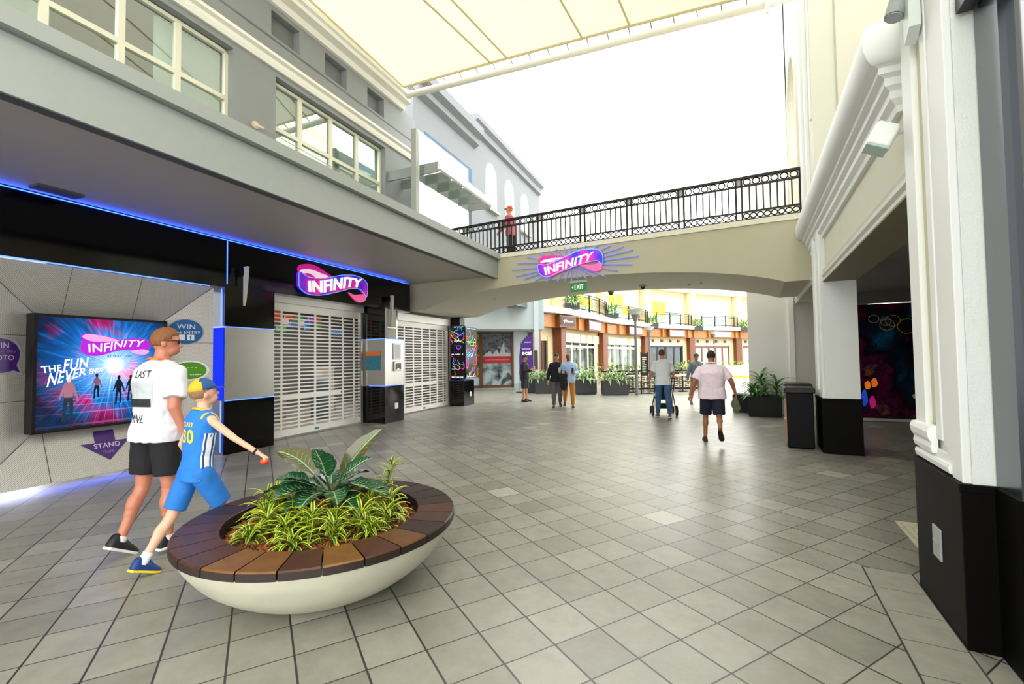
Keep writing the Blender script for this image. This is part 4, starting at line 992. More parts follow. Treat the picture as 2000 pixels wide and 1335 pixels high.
# dark balcony railing above the cornice
br_ = thing('balcony_railing', RF.P(2, -.25, 4.18), 'dark balcony railing above the white cornice at top right', 'railing')
q = MB(RF); q.box(-.3, 4.6, -.40, -.36, 5.0, 5.04); q.box(-.3, 4.6, -.39, -.37, 4.25, 4.28); q.build('top_rail', IRON, br_)
for i in range(36):
    s_ = -.2+i*.13; q = MB(RF); q.box(s_-.01, s_+.01, -.39, -.37, 4.18, 5.02); q.build('baluster', IRON, br_)
# power socket on the near pillar's base
q = MB(RF); q.box(-.46, -.33, .015, .026, .34, .53); q.box(-.44, -.35, .026, .032, .43, .45); tag(q.build('power_socket', mat('socket_grey', '9ba19c', .4), bevel=.003), 'small grey power socket low on the near pillar base', 'socket')

# ---------------------------------------------------------------- dark glazed mural on the arcade wall
def mural_mat():
    m = bpy.data.materials.new('dark_mural'); m.use_nodes = True; N = m.node_tree.nodes; L = m.node_tree.links; b = N['Principled BSDF']
    tc = N.new('ShaderNodeTexCoord'); n = N.new('ShaderNodeTexNoise'); n.inputs['Scale'].default_value = 1.1; n.inputs['Detail'].default_value = 3; L.new(tc.outputs['Object'], n.inputs['Vector'])
    r = N.new('ShaderNodeValToRGB'); L.new(n.outputs[0], r.inputs[0]); e = r.color_ramp.elements
    e[0].position = .30; e[0].color = lin('0a4a6a'); e[1].position = .72; e[1].color = lin('a05a0c')
    for p, c in ((.40, '0c2233'), (.48, '0a0a0e'), (.56, '4a0c28'), (.62, '2a0a30')):
        x = e.new(p); x.color = lin(c)
    w = N.new('ShaderNodeTexVoronoi'); w.feature = 'DISTANCE_TO_EDGE'; w.inputs['Scale'].default_value = 5; L.new(tc.outputs['Object'], w.inputs['Vector'])
    g = N.new('ShaderNodeMath'); g.operation = 'LESS_THAN'; g.inputs[1].default_value = .02; L.new(w.outputs[0], g.inputs[0])
    mx = N.new('ShaderNodeMix'); mx.data_type = 'RGBA'; L.new(g.outputs[0], mx.inputs[0]); L.new(r.outputs[0], mx.inputs[6]); mx.inputs[7].default_value = lin('05060a')
    L.new(mx.outputs[2], b.inputs['Base Color']); L.new(mx.outputs[2], b.inputs['Emission Color']); b.inputs['Emission Strength'].default_value = .03; b.inputs['Roughness'].default_value = .06; return m
mu = thing('window_mural', MF.P(2.7, -.05, .03), 'tall dark shop window covered with a multicoloured abstract print', 'shop window')
q = MB(MF); q.box(.45, 5, -.1, -.04, .06, 2.76); q.build('printed_glass', mural_mat(), mu)
q = MB(MF); q.box(.45, 5, -.06, .02, .02, .08); q.build('window_sill', ALU, mu)
random.seed(3)
q = MB(MF)
for k in range(7):
    c0 = (1.0+random.random()*1.0, 2.2+random.random()*.25); q.prism(ellipse(c0, .12+.05*(k % 3), .12), -.036, -.034) if False else None
    ring(q, MF, c0, .10+.04*(k % 3), .006, -.036)
q.build('line_pattern', mat('mural_gold', 'b08a20', .4, emit=0.028), mu)
for i, (s_, z_, h_, c_) in enumerate(((.82, .75, .2, 'ff8a20'), (.95, .8, .22, 'ff7a10'), (.75, .35, .4, '2050e0'), (.9, .3, .3, 'd01080'), (.62, .1, .45, 'c01020'), (2.0, .4, .35, 'a89a7a'), (1.7, .55, .12, '8a8a60'))):
    q = MB(MF); q.prism(catm([(s_, z_), (s_+.09, z_+h_*.3), (s_+.05, z_+h_), (s_-.03, z_+h_*.7)], 3), -.039, -.036); q.build('display_light', mat('mural_'+c_, c_, emit=0.14 if i < 5 else .1, ecol=c_), mu)

area('office_glow', LF, (-3, -1.2, 7.2), 6, 2, (1, 1, .96), 60, (0, 0, aL)); area('office_glow', LF, (1.8, -1.2, 7.2), 3, 2, (1, 1, .96), 70, (0, 0, aL))

# ---------------------------------------------------------------- pale blue-grey shop block beyond the bridge
PBL = mat('pale_blue_render', 'c3cdd0', .8); PBD = mat('blue_grey_render', '9fb0b4', .8)
g0, g1 = Vector((-1.939, 23.62)), Vector((.049, 24.03)); d_ = (g1-g0).normalized(); GF = Fr(g0, d_, (d_.y, -d_.x))
q = MB(GF); q.box(-8, -1.5, -.4, 0, 0, 6.5); q.box(2.05, 3.4, -.4, 0, 0, 3.3); q.box(-1.5, 2.05, -.4, 0, 2.98, 3.4); q.box(-1.5, 2.05, -.4, 0, 0, .06)
q.mi = 0; q.box(-8, 2.75, -.3, .9, 3.3, 6.5); q.mi = 1; q.box(2.7, 3.1, -.3, 2.3, 2.95, 6.5); q.mi = 0; q.box(-8, 2.72, .9, 2.2, 2.99, 4.6)
q.mi = 1; q.box(2.05, 3.4, 0, .03, 0, .25)
struct(q.build('wall_far_left', [PBL, PBD]))
q = MB(); q.box(1.05, 1.27, 21.4, 21.7, 0, 6.2); pc_ = q.build('corner_column', PBL); tag(pc_, 'pale blue-grey corner column beside the purple banner', 'column')
q = MB(); q.box(1.03, 1.20, 21.36, 21.40, 1.05, 1.95); q.build('menu_case', mat('case_dark', '3a3d3c', .5), pc_)
BRN = mat('brown_door_frame', '5a3a1e', .5)
gd = thing('poster_doors', GF.P(.4, 0, .06), 'brown framed glass doors covered with food and building posters', 'door')
q = MB(GF)
for a, b, c, d in ((-1.5, 2.05, .06, .2), (-1.5, 2.05, 2.88, 2.98), (-1.5, -1.4, .06, 2.98), (.22, .40, .06, 2.98), (1.93, 2.05, .06, 2.98)): q.box(a, b, -.02, .05, c, d)
q.build('door_frame', BRN, gd)
def blotch(name, cols, sc, rough=.2):
    m = bpy.data.materials.new(name); m.use_nodes = True; N = m.node_tree.nodes; L = m.node_tree.links; b = N['Principled BSDF']
    tc = N.new('ShaderNodeTexCoord'); n = N.new('ShaderNodeTexNoise'); n.inputs['Scale'].default_value = sc; n.inputs['Detail'].default_value = 2; L.new(tc.outputs['Object'], n.inputs['Vector'])
    r = N.new('ShaderNodeValToRGB'); r.color_ramp.interpolation = 'LINEAR'; L.new(n.outputs[0], r.inputs[0]); e = r.color_ramp.elements
    e[0].position = .32; e[0].color = lin(cols[0]); e[1].position = .68; e[1].color = lin(cols[-1])
    for i, c in enumerate(cols[1:-1]): x = e.new(.32+.36*(i+1)/(len(cols)-1)); x.color = lin(c)
    L.new(r.outputs[0], b.inputs['Base Color']); b.inputs['Roughness'].default_value = rough; return m
q = MB(GF); q.box(-1.4, .22, -.02, .0, .2, 2.88); q.build('food_poster', blotch('food_print', ['1c2a20', '4a5a3a', '8a3a2a', 'b0a070', '303a30'], 2.2), gd)
q = MB(GF); q.prism(ellipse((-.45, 1.5), .42, .42), .0, .01); q.build('poster_disc', mat('disc_pale', 'b9d0d4', .5), gd)
q = MB(GF); q.box(-1.4, .22, .0, .005, .2, .62); q.build('poster_plate', mat('plate_pale', 'a9c4cc', .5), gd)
q = MB(GF); q.box(.40, 1.93, -.02, .0, 1.7, 2.88); q.build('grey_poster', blotch('grey_print', ['2a2e34', '6a7078', '3a3e44', '8e969c'], 2.5), gd)
q = MB(GF); q.box(.40, 1.93, -.02, .0, .2, 1.32); q.build('cup_poster', blotch('cup_print', ['30383a', '7f8d90', 'a9b8ba', '40484a'], 1.6), gd)
q = MB(GF); q.prism([(.42, 1.7), (.6, 1.86), (.8, 1.98), (.95, 1.8), (1.15, 2.05), (1.3, 1.82), (1.55, 2.5), (1.6, 1.9), (1.93, 1.85), (1.93, 1.7)], .0, .006); q.build('poster_skyline', mat('skyline_pale', 'b0b4b4', .5), gd)
q = MB(GF); q.box(.40, 1.93, -.02, .006, 1.32, 1.7); q.build('poster_red_band', mat('band_red', 'a8272f', .4), gd)
q = MB(GF); text_quad(q, 'MELBOURNE', .55, 1.43, 1.8, 1.57, .006, .01) if False else q.box(.55, 1.8, .006, .009, 1.50, 1.53); q.build('band_line', mat('band_pink', 'd8707a', .4), gd)
# feather banner
bn_ = thing('feather_banner', (.62, 21.2, 0), 'purple feather banner with white lettering behind the standing man', 'banner')
BNF = Fr((0, 21.2), (1, 0), (0, -1))
q = MB(BNF); q.prism(catm([(.36, .55), (.36, 1.7), (.40, 2.15), (.52, 2.42), (.72, 2.58), (.95, 2.64), (.95, 1.6), (.95, .55)], 3), -.01, .01); q.build('banner_fabric', mat('banner_purple', '43157f', .6), bn_)
q = MB(BNF); text_quad(q, 'acai', .46, 1.72, .90, 1.92, .012, .05); q.tube([(.46+.4*i/16, .014, 2.01+.02*sin(i*2.1)) for i in range(17)], .010, 4); q.tube([(.56+.32*i/12, .014, 2.32+.03*sin(i*2.4)) for i in range(13)], .011, 4); q.build('lettering', mat('banner_lettering', 'f0ecf8', .6), bn_)
q = MB(BNF); q.tube([(.34, 0, 0), (.34, 0, 1.7), (.42, 0, 2.3), (.7, 0, 2.6), (.95, 0, 2.66)], .014, 6); q.cyl((.34, 0), .18, 0, .03, 14); q.build('banner_pole', BLACKM, bn_)

# ---------------------------------------------------------------- curved building of cafes at the end
TIM = mat('varnished_timber', 'ac6c26', .4, var=.18, vscale=1.2); TIMD = mat('dark_timber', '6e3c1c', .45, var=.15, vscale=2); CRM = mat('cafe_cream', 'cfbf98', .8); WTR = mat('white_slab', 'f3f1ea', .7); CAFEG = blotch('cafe_glass', ['1e2a24', '4a5a4a', '2c3a34', '7a8272'], .8, .05)
Q = [(1.25, 24.3), (2.9, 26.3), (6.7, 33.0), (11.6, 39.3), (17.2, 43.5), (23.2, 46.6), (31, 49)]
cb = thing('cafe_building', (11.6, 39.3, 0), 'curved two-storey building with timber fascia and cafes at the far end', 'building')
SIGN = [('black', 'dark timber sign with white script lettering, leftmost cafe sign', 'x'), ('white', 'second cafe sign from the left, white with faint script', 'x'), ('white', 'third cafe sign from the left, white, behind tall lamp post', 'x'), ('white', 'blank white cafe sign above the dark glazed shop', ''), ('white', 'rightmost cafe sign, white with small dark lettering', 'x')]
def rowbars(mb, s0, s1, n, o, z0, z1, w=.03):
    for i in range(n+1):
        s = s0+(s1-s0)*i/n; mb.box(s-w, s+w, o-.02, o+.02, z0, z1)
for k in range(6):
    a, b = Vector(Q[k]), Vector(Q[k+1]); d = (b-a); Ln = d.length; d.normalize(); BYF = Fr(a, d, (d.y, -d.x))
    q = MB(BYF)
    q.mi = 0; q.box(0, Ln, -.6, -.4, 2.75 if k else 2.55, 8.2)
    q.box(0, .9, -.6, -.38, 0, 2.8); q.box(Ln-.9, Ln, -.6, -.38, 0, 2.8)
    q.mi = 1; q.box(-.1, Ln+.1, -.5, .55, 4.05, 4.35); q.box(-.1, Ln+.1, -.5, .65, 4.28, 4.36); q.box(0, Ln, -.7, .3, 7.6, 9.5)
    q.build('wall', [CRM, WTR], cb)
    q = MB(BYF); q.box(-.05, Ln+.05, -.4, .12, 3.3, 4.0)
    for i in range(int(Ln/2)+1): q.box(i*2.0, i*2.0+.12, .1, .28, 3.28, 4.0)
    q.build('timber_fascia', TIM, cb)
    q = MB(BYF); q.box(-.35, .35, -.4, .10, 0, 3.3); q.build('timber_pilaster', TIMD, cb)
    # shopfront glazing
    if k in (1, 2):
        q = MB(BYF); q.box(.9, Ln-.9, -.55, -.52, .1, 2.75); q.build('shop_glass', CAFEG, cb)
        q = MB(BYF); rowbars(q, 1.0, Ln-1.0, 4, -.40, .1, 2.5, .09); q.box(.9, Ln-.9, -.42, -.36, 2.2, 2.35); q.box(.9, Ln-.9, -.42, -.36, 2.65, 2.8); q.build('white_window_frame', WTR, cb)
        q = MB(BYF); q.box(.9, Ln-.9, -.2, -.15, 2.5, 3.05); rowbars(q, .9, Ln-.9, 5, -.13, 2.5, 3.05, .01); q.build('roller_awning', mat('awning_fabric', 'cfc4ac', .8), cb)
    elif k == 0:
        q = MB(BYF); q.box(.2, Ln-.4, -.55, -.5, 0, 2.55); q.build('dark_doorway', mat('doorway_dark', '17110e', .3), cb)
        q = MB(BYF); rowbars(q, .25, Ln-.4, 2, -.42, 0, 2.5, .05); q.build('door_frame', TIMD, cb)
    elif k == 3:
        q = MB(BYF); q.box(.9, Ln-.9, -.55, -.52, 0, 2.5); q.build('shop_glass', blotch('cafe_glass_dark', ['0a1416', '0f3038', '0a0e10', '1c4a50'], .7, .05), cb)
        q = MB(BYF); rowbars(q, .9, Ln-.9, 4, -.45, 0, 2.5, .04); q.box(.9, Ln-.9, -.48, -.40, 2.4, 2.52); q.build('black_frame', BLACKM, cb)
        q = MB(BYF)
        for i in range(4): q.box(1.3+i*1.3, 1.6+i*1.3, -.39, -.33, 2.85, 3.1)
        q.build('vent_grille', mat('grille_brown', '4a463c', .6), cb)
    else:
        q = MB(BYF); q.box(.9, Ln-.9, -.55, -.52, 0, 2.5); q.build('shop_glass', mat('paper_covered_glass', 'dfe3e2', .5, var=.06, vscale=1), cb)
        q = MB(BYF); rowbars(q, .9, Ln-.9, 5, -.45, 0, 2.5, .09); q.box(.9, Ln-.9, -.48, -.40, 2.35, 2.55); q.build('timber_frame', TIMD, cb)
        q = MB(BYF)
        for i in range(4): q.box(1.1+i*1.3, 1.4+i*1.3, -.39, -.33, 2.85, 3.1)
        q.build('vent_grille', mat('grille_brown', '4a463c', .6), cb)
    # upper windows
    if k:
        q = MB(BYF); q.box(1.4, Ln-1.2, -.42, -.37, 4.5, 6.9); q.build('upper_window', mat('upper_glass', 'a9bcb0', .1, var=.15, vscale=.6), cb)
        q = MB(BYF); rowbars(q, 1.4, Ln-1.2, 4, -.36, 4.4, 6.95, .06); q.box(1.35, Ln-1.15, -.38, -.33, 6.85, 7.0); q.build('upper_window_frame', WTR, cb)
        q = MB(BYF); q.cyl((.1, -.3), .55, 4.35, 7.6, 16); q.build('round_pier', CRM, cb, smooth=False)
    if k in (1, 2, 3):
        q = MB(BYF); q.box(1.5, Ln*.55 if k != 3 else 3.4, -.36, -.34, 5.6 if k < 3 else 5.3, 6.5); q.box(Ln*.5, Ln-1.5, -.36, -.34, 5.0, 5.7) if k < 3 else None; q.build('yellow_window_sign', mat('sign_yellow', 'f2e300', .5), cb)
    # sign boxes
    if k < 5:
        s_ = {0: 1.7, 1: 4.6, 2: 4.8, 3: 4.0, 4: 3.9}[k]; wd = {0: 1.7, 1: 2.4, 2: 2.6, 3: 2.4, 4: 2.6}[k]
        if k == 0: s_ = Ln+.0
        kind, lb_, tx = SIGN[k]
        q = MB(BYF); q.box(s_-wd/2, s_+wd/2, .15, .42, 3.3, 3.98); so = q.build('cafe_sign', TIMD); tag(so, lb_, 'sign')
        q = MB(BYF); q.box(s_-wd/2+.1, s_+wd/2-.1, .42, .44, 3.4, 3.88); q.build('sign_face', mat('face_'+kind, '33231a' if kind == 'black' else 'f6f4f2', .5), so)
        if tx:
            q = MB(BYF); random.seed(60+k); n_ = 22 if k < 3 else 12   # illegible script in the photo: loose strokes
            q.tube([(s_-wd*.3+wd*.6*i/n_, .445, 3.64+(.10 if k == 0 else .05)*sin(i*2.3)*(1-.5*i/n_)+random.uniform(-.02, .02)) for i in range(n_+1)], .028 if k == 0 else .012, 4); q.build('lettering', mat('let_'+str(k), 'f2ece0' if k == 0 else ('b9a2a2' if k < 3 else '555566'), .5), so)
    # balcony railing, bowed
    if k:
        rb = thing('balcony_railing', BYF.P(Ln/2, .5, 4.36), 'bowed black iron balcony railing above the timber cafe fascia', 'railing', 'balcony railings of the cafe building')
        m_ = 14; bow = lambda t: .45+.35*(1-(2*t-1)**2)
        P = [(.9+(Ln-1.6)*i/m_, bow(i/m_)) for i in range(m_+1)]
        q = MB(BYF)
        for z in (4.5, 5.25, 5.40): q.tube([(p[0], p[1], z) for p in P], .025, 4)
        q.build('rails', IRON, rb)
        q = MB(BYF)
        for i in range(0, 40):
            t = i/39; s, o_ = .9+(Ln-1.6)*t, bow(t); q.tube([(s, o_, 4.42), (s+.03, o_+.08, 4.75), (s-.03, o_-.0, 5.05), (s, o_, 5.25)], .012, 3)
        q.build('curved_bars', IRON, rb)
        for i in (0, 4, 8, 12, 14):
            q = MB(BYF); q.box(P[i][0]-.035, P[i][0]+.035, P[i][1]-.035, P[i][1]+.035, 4.36, 5.42); q.build('post', IRON, rb)
        for t in (.0, 1.):
            pass
BAYF = []
for k in range(6):
    a, b = Vector(Q[k]), Vector(Q[k+1]); d = (b-a).normalized(); BAYF.append(Fr(a, d, (d.y, -d.x)))

# ---------------------------------------------------------------- leafy plants
def leaf(mb, base, az, length, width, rise, droop, n=6, mi_edge=1, mi_mid=0, twist=0., curl=.25):
    """an arching strap leaf with contrasting margins"""
    p = Vector(base); el = rise; st = length/n; rows = []
    side = Vector((-sin(az), cos(az), 0))
    for i in range(n+1):
        t = i/n; w = width*(sin(pi*min(1, (t*.92+.08)))**.65)*(1 if t < 1 else .05)
        nrm = Vector((-cos(az)*sin(el), -sin(az)*sin(el), cos(el)))
        rows.append((p+side*w+nrm*w*curl, p+side*w*.55+nrm*w*.08, p-side*w*.55+nrm*w*.08, p-side*w+nrm*w*curl))
        p = p+Vector((cos(az)*cos(el), sin(az)*cos(el), sin(el)))*st; el -= droop/n
    o = len(mb.v)
    for r in rows: mb.v += list(r)
    for i in range(n):
        for j in range(3):
            mb.f.append([o+i*4+j, o+i*4+j+1, o+(i+1)*4+j+1, o+(i+1)*4+j]); mb.m.append(mi_mid if j == 1 else mi_edge)
def leafmat(name, col, rough=.4, var=.15):
    m = mat(name, col, rough, var=var, vscale=12); b = m.node_tree.nodes['Principled BSDF']; b.inputs['Subsurface Weight'].default_value = .0; return m
LY = leafmat('leaf_yellow_margin', 'c6cc34'); LG = leafmat('leaf_green_stripe', '2f6420'); LD = leafmat('leaf_dark', '1f4a1e'); LM = leafmat('leaf_mid', '4a8a30'); LP = leafmat('leaf_pale_margin', 'c6d6a0'); STEM = mat('plant_stem', '7a8a3a', .6)
def strap_clump(mb, c, n, L0, w, seed, zstem=.0, tilt=0., mi=(0, 1), up=1.25):
    random.seed(seed)
    for i in range(n):
        f = i/n; az = i*2.4+random.uniform(-.3, .3); z = c[2]+zstem*(f)
        rise = up*(.25+.75*f)+random.uniform(-.15, .15)
        leaf(mb, (c[0]+tilt*cos(seed)*f*zstem, c[1]+tilt*sin(seed)*f*zstem, z), az, L0*random.uniform(.75, 1.1), w, rise, random.uniform(1.4, 2.2), 6, mi[1], mi[0])
# large planter boxes in front of the cafes
def planter_box(name, x0, x1, y0, y1, h, label, group=None, rot=None, fr=WF):
    q = MB(fr); q.box(x0, x1, y0, y1, 0.03, h-.02); q.box(x0-.0, x1+.0, y0-.0, y0+.05, h-.02, h); q.box(x0, x1, y1-.05, y1, h-.02, h); q.box(x0, x0+.05, y0, y1, h-.02, h); q.box(x1-.05, x1, y0, y1, h-.02, h); q.box(x0+.03, x1-.03, y0+.03, y1-.03, 0, .03)
    return tag(q.build(name, mat('charcoal_planter', '34363a', .5) if fr is WF else mat('black_planter', '0e0e10', .5, spec=.2), bevel=.006), label, 'planter', group)
PLB = [(.62, 1.02, 20.75, 21.1, .62, 'narrow black planter box furthest left, behind the standing man'), (1.0, 2.0, 20.2, 20.7, .64, 'charcoal planter box left of the walking pair'), (2.72, 3.6, 19.5, 20.0, .62, 'charcoal planter box just right of the walking pair'), (3.75, 4.80, 18.85, 19.35, .60, 'charcoal planter box in front of the tall lamp post')]
for i, (x0, x1, y0, y1, h, lb_) in enumerate(PLB):
    planter_box('planter_box', x0, x1, y0, y1, h, lb_)
    q = MB(); random.seed(i)
    nn_ = 2 if i == 0 else 5
    for j in range(nn_):
        c = (x0+(x1-x0)*(j+.5)/nn_, (y0+y1)/2+random.uniform(-.1, .1), h-.03)
        strap_clump(q, c, 22, .55, .028, i*10+j, .18, 0, (0, 1), 1.35)
    tag(q.build('leafy_plant', [LM, LP], recalc=False), ['dark leafy tuft in narrow black box behind the standing man', 'green and white strap-leaved plant left of the walking pair', 'green and white strap-leaved plant right of the walking pair', 'green and white strap-leaved plant by the tall lamp post'][i], 'plant')
# planter against the white pier
planter_box('planter_box', 9.25, 10.0, .35, 1.12, .52, 'low black planter box with bushy plant beside the white pier', fr=RF)
planter_box('planter_box', 10.05, 10.5, 1.10, 1.5, .50, 'small black box at the white pier corner behind low planter', fr=RF)
q = MB(); 
for j, (s_, o_, zs, L_, nn_) in enumerate(((9.5, .95, .15, .55, 24), (9.8, .7, .45, .62, 30), (9.5, .45, .35, .6, 26), (9.75, 1.0, .2, .5, 20))):
    p = RF.P(s_, o_, .48); strap_clump(q, p, nn_, L_, .03, 40+j, zs, .3, (0, 1), 1.35)
    q.tube([p, p+Vector((0, 0, zs))], .02, 5, raw=True)
tag(q.build('leafy_plant', [LD, LM], recalc=False), 'bushy dark green strap-leaved plant in front of the white pier', 'plant')
# litter bins
def bin_(s0, s1, o0, o1, h, lb_, wood=True):
    root = thing('litter_bin', RF.P((s0+s1)/2, (o0+o1)/2, 0), lb_, 'bin')
    q = MB(RF); q.box(s0, s1, o0, o1, .02, h-.09); q.build('bin_body', mat('bin_black', '060709', .45, spec=.12), root, bevel=.012)
    q = MB(RF); q.box(s0-.02, s1+.02, o0-.03, o1+.03, h-.09, h); q.build('bin_lid', mat('bin_lid', '101114', .35, spec=.3), root, bevel=.015)
    if wood:
        q = MB(RF); q.box(s0+.04, s1-.04, o1-.005, o1+.015, .08, h-.22); q.build('door_panel', mat('bin_wood', '9a7058', .5, var=.15), root)
        q = MB(RF); q.tube([(s0+.08, o1+.015, .5), (s0+.08, o1+.03, .5)], .012, 8); q.build('door_lock', ALU, root)
bin_(4.98, 5.52, .10, .49, 1.03, 'tall black litter bin with timber side, nearest beside the pillar')
bin_(6.2, 6.75, .02, .42, 1.03, 'black litter bin standing behind the nearer bin')

# hedge, lattice fence and beige wall of the cafe terrace
LAT = mat('lattice_beige', 'd8ceb4', .7)
fe = thing('lattice_fence', (7.2, 21.6, 0), 'beige lattice fence with dark top rail around the cafe terrace', 'fence')
q = MB(); 
X0f, X1f = 4.2, 8.9
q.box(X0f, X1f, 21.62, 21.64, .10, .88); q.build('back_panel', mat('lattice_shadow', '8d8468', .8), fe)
q = MB()
for i in range(19):
    x = X0f+(X1f-X0f)*i/18
    q.box(x-.02, x+.02, 21.57, 21.6, .08, .88)
for j in range(8):
    z = .14+j*.1
    for i in range(18):
        x = X0f+(X1f-X0f)*i/18; w = (X1f-X0f)/18; s_ = 1 if (i+j) % 2 else -1
        q.prism([(0, 0)], 0, 0) if False else q.tube([(x, 21.58, z-.03*s_), (x+w, 21.58, z+.03*s_)], .018, 4)
q.build('lattice', LAT, fe)
q = MB(); q.box(X0f, X1f, 21.54, 21.66, .88, .93); q.box(X0f, X1f, 21.56, 21.64, .02, .10); q.build('rail', BLACKM, fe)
q = MB(); random.seed(8)
for i in range(420):
    x = 2.6+random.random()*6.4; y = 21.75+random.random()*.5; z = .55+random.random()*.62
    az = random.random()*6.28; leaf(q, (x, y, z), az, .24, .05, random.uniform(-.2, 1.2), 1.0, 2, random.choice((0, 0, 1, 1, 2)), random.choice((0, 1)))
tag(q.build('terrace_hedge', [LM, leafmat('hedge_lime', '9ab85a'), mat('hedge_flower', 'd8765a', .6)], recalc=False), 'flowering green hedge behind the lattice fence and tables', 'hedge', kind='stuff')
q = MB(); q.box(13.4, 17.6, 32.3, 32.6, .1, .86); q.mi = 1; q.box(13.4, 17.6, 32.27, 32.3, 0, .12)
o = q.build('low_wall', [mat('low_wall_beige', 'e0cfa4', .8), mat('kerb_yellow', 'b9b83a', .7)]); tag(o, 'low beige planter wall with yellow kerb before the far cafes', 'wall')
q = MB(); random.seed(18)
for i in range(200):
    x = 12+random.random()*5.6; leaf(q, (x, 32.45+random.random()*.2, .8+random.random()*.3), random.random()*6.28, .24, .06, random.uniform(0, 1.3), 1.0, 2, random.choice((0, 1)), 1)
tag(q.build('wall_hedge', [LM, leafmat('hedge_lime', '9ab85a')], recalc=False), 'clipped green hedge on top of the low beige wall', 'hedge', kind='stuff')

# lamp posts
def lamp_post(x, y, h, lb_):
    root = thing('lamp_post', (x, y, 0), lb_, 'lamp post')
    q = MB(); q.cyl((x, y), .09, 0, .12, 14); q.cyl((x, y), .065, .12, h-.55, 14, .05); q.build('pole', mat('post_metal', '5c605e', .5), root, smooth=False)
    q = MB(); q.cyl((x, y), .07, h-.55, h-.28, 14, .17); q.build('lamp_cup', mat('lamp_cup', '6f7270', .4), root)
    q = MB(); q.cyl((x, y), .17, h-.28, h-.10, 18, .34); q.build('lamp_shade', mat('lamp_shade_pale', 'c9ccc9', .3), root)
    q = MB(); q.cyl((x, y), .36, h-.10, h-.05, 18, .30); q.build('lamp_cap', mat('post_metal', '5c605e', .5), root)
lamp_post(5.1, 18.75, 3.6, 'tall grey lamp post nearest, between the planter and the menu board')
lamp_post(9.07, 30, 3.6, 'second grey lamp post, further back in front of the cafes')
lamp_post(17.31, 39, 3.7, 'furthest small lamp post, above head of man in pink shirt')
# menu board
mb_ = thing('menu_board', (5.62, 19.4, 0), 'tall dark menu board on a stand with white rows of text', 'menu board')
q = MB(); q.box(5.5, 5.75, 19.4, 19.43, .78, 1.72); q.build('board', mat('board_dark', '1b1a1a', .5), mb_)
q = MB(); random.seed(2)
for j in range(9):
    z = 1.52-j*.075; q.box(5.53, 5.53+.1+random.random()*.08, 19.39, 19.4, z, z+.035)
q.build('text_rows', mat('board_white', 'e9e9e4', .5), mb_)
q = MB(); q.box(5.47, 5.5, 19.39, 19.44, 0, 1.78); q.box(5.75, 5.78, 19.39, 19.44, 0, 1.78); q.box(5.3, 5.95, 19.3, 19.55, 0, .02); q.build('stand', BLACKM, mb_)
# cafe tables and chairs
def chair(x, y, rz, lb_, grp):
    root = thing('cafe_chair', (x, y, 0), lb_, 'chair', grp, rz=rz)
    def P(m, nm): return m.build(nm, mat('chair_metal', '2a2520', .5), root, local=True)
    q = MB(); q.box(-.2, .2, -.2, .2, .43, .46); P(q, 'seat')
    q = MB(); q.box(-.2, .2, -.2, -.18, .55, .60); q.box(-.2, .2, -.2, -.18, .70, .85); P(q, 'backrest')
    for a, b in ((-1, -1), (1, -1), (1, 1), (-1, 1)):
        q = MB(); q.tube([(a*.18, b*.18, 0.43 if b > 0 else .85), (a*.20, b*.21, 0)], .013, 5, raw=True); P(q, 'leg')
    return root
ch = chair(6.05, 20.1, .4, 'dark metal cafe chair beside a pale table on the terrace', 'cafe chairs on the terrace')
for x, y, r in ((5.0, 20.6, 2.4), (6.9, 20.4, -1.2), (5.6, 20.9, 3.3), (8.0, 20.7, .9), (4.3, 20.3, 1.2), (7.5, 21.0, 2.9)): copy_tree(ch, (x, y, 0), r)
def table(x, y, lb_):
    root = thing('cafe_table', (x, y, 0), lb_, 'table', 'pale cafe tables on the terrace')
    q = MB(); q.cyl((x, y), .36, .72, .75, 24); q.build('table_top', mat('table_pale', 'd8d6d0', .3), root)
    q = MB(); q.cyl((x, y), .03, .03, .72, 8); q.cyl((x, y), .22, 0, .03, 16); q.build('table_stem', BLACKM, root)
for x, y in ((6.45, 20.7), (5.35, 20.25), (7.6, 20.4)): table(x, y, 'round pale cafe table among dark chairs on the terrace')
# balcony pot palms
for k, t in ((1, .05), (2, .02), (3, .02), (4, .02), (5, .02)):
    fr_ = BAYF[k]; p = fr_.P(.2, .55, 4.36)
    q = MB(); q.box(p.x-.42, p.x+.42, p.y-.3, p.y+.3, 4.0 if k > 2 else 4.36, 4.7 if k < 3 else 4.42)
    lbx = ['first', 'second', 'third', 'fourth', 'fifth'][k-1]
    tag(q.build('balcony_planter', mat('charcoal_planter', '34363a', .5)), lbx+' dark planter from the left on the cafe balcony edge', 'planter')
    q = MB(); z0 = 4.7 if k < 3 else 4.42
    for j in range(3): strap_clump(q, (p.x-.25+.25*j, p.y, z0-.02), 16, .85, .045, 70+k*5+j, .3, 0, (0, 1), 1.4)
    tag(q.build('balcony_palm', [LM, leafmat('hedge_lime', '9ab85a')], recalc=False), lbx+' potted palm from the left on the cafe balcony edge', 'plant')

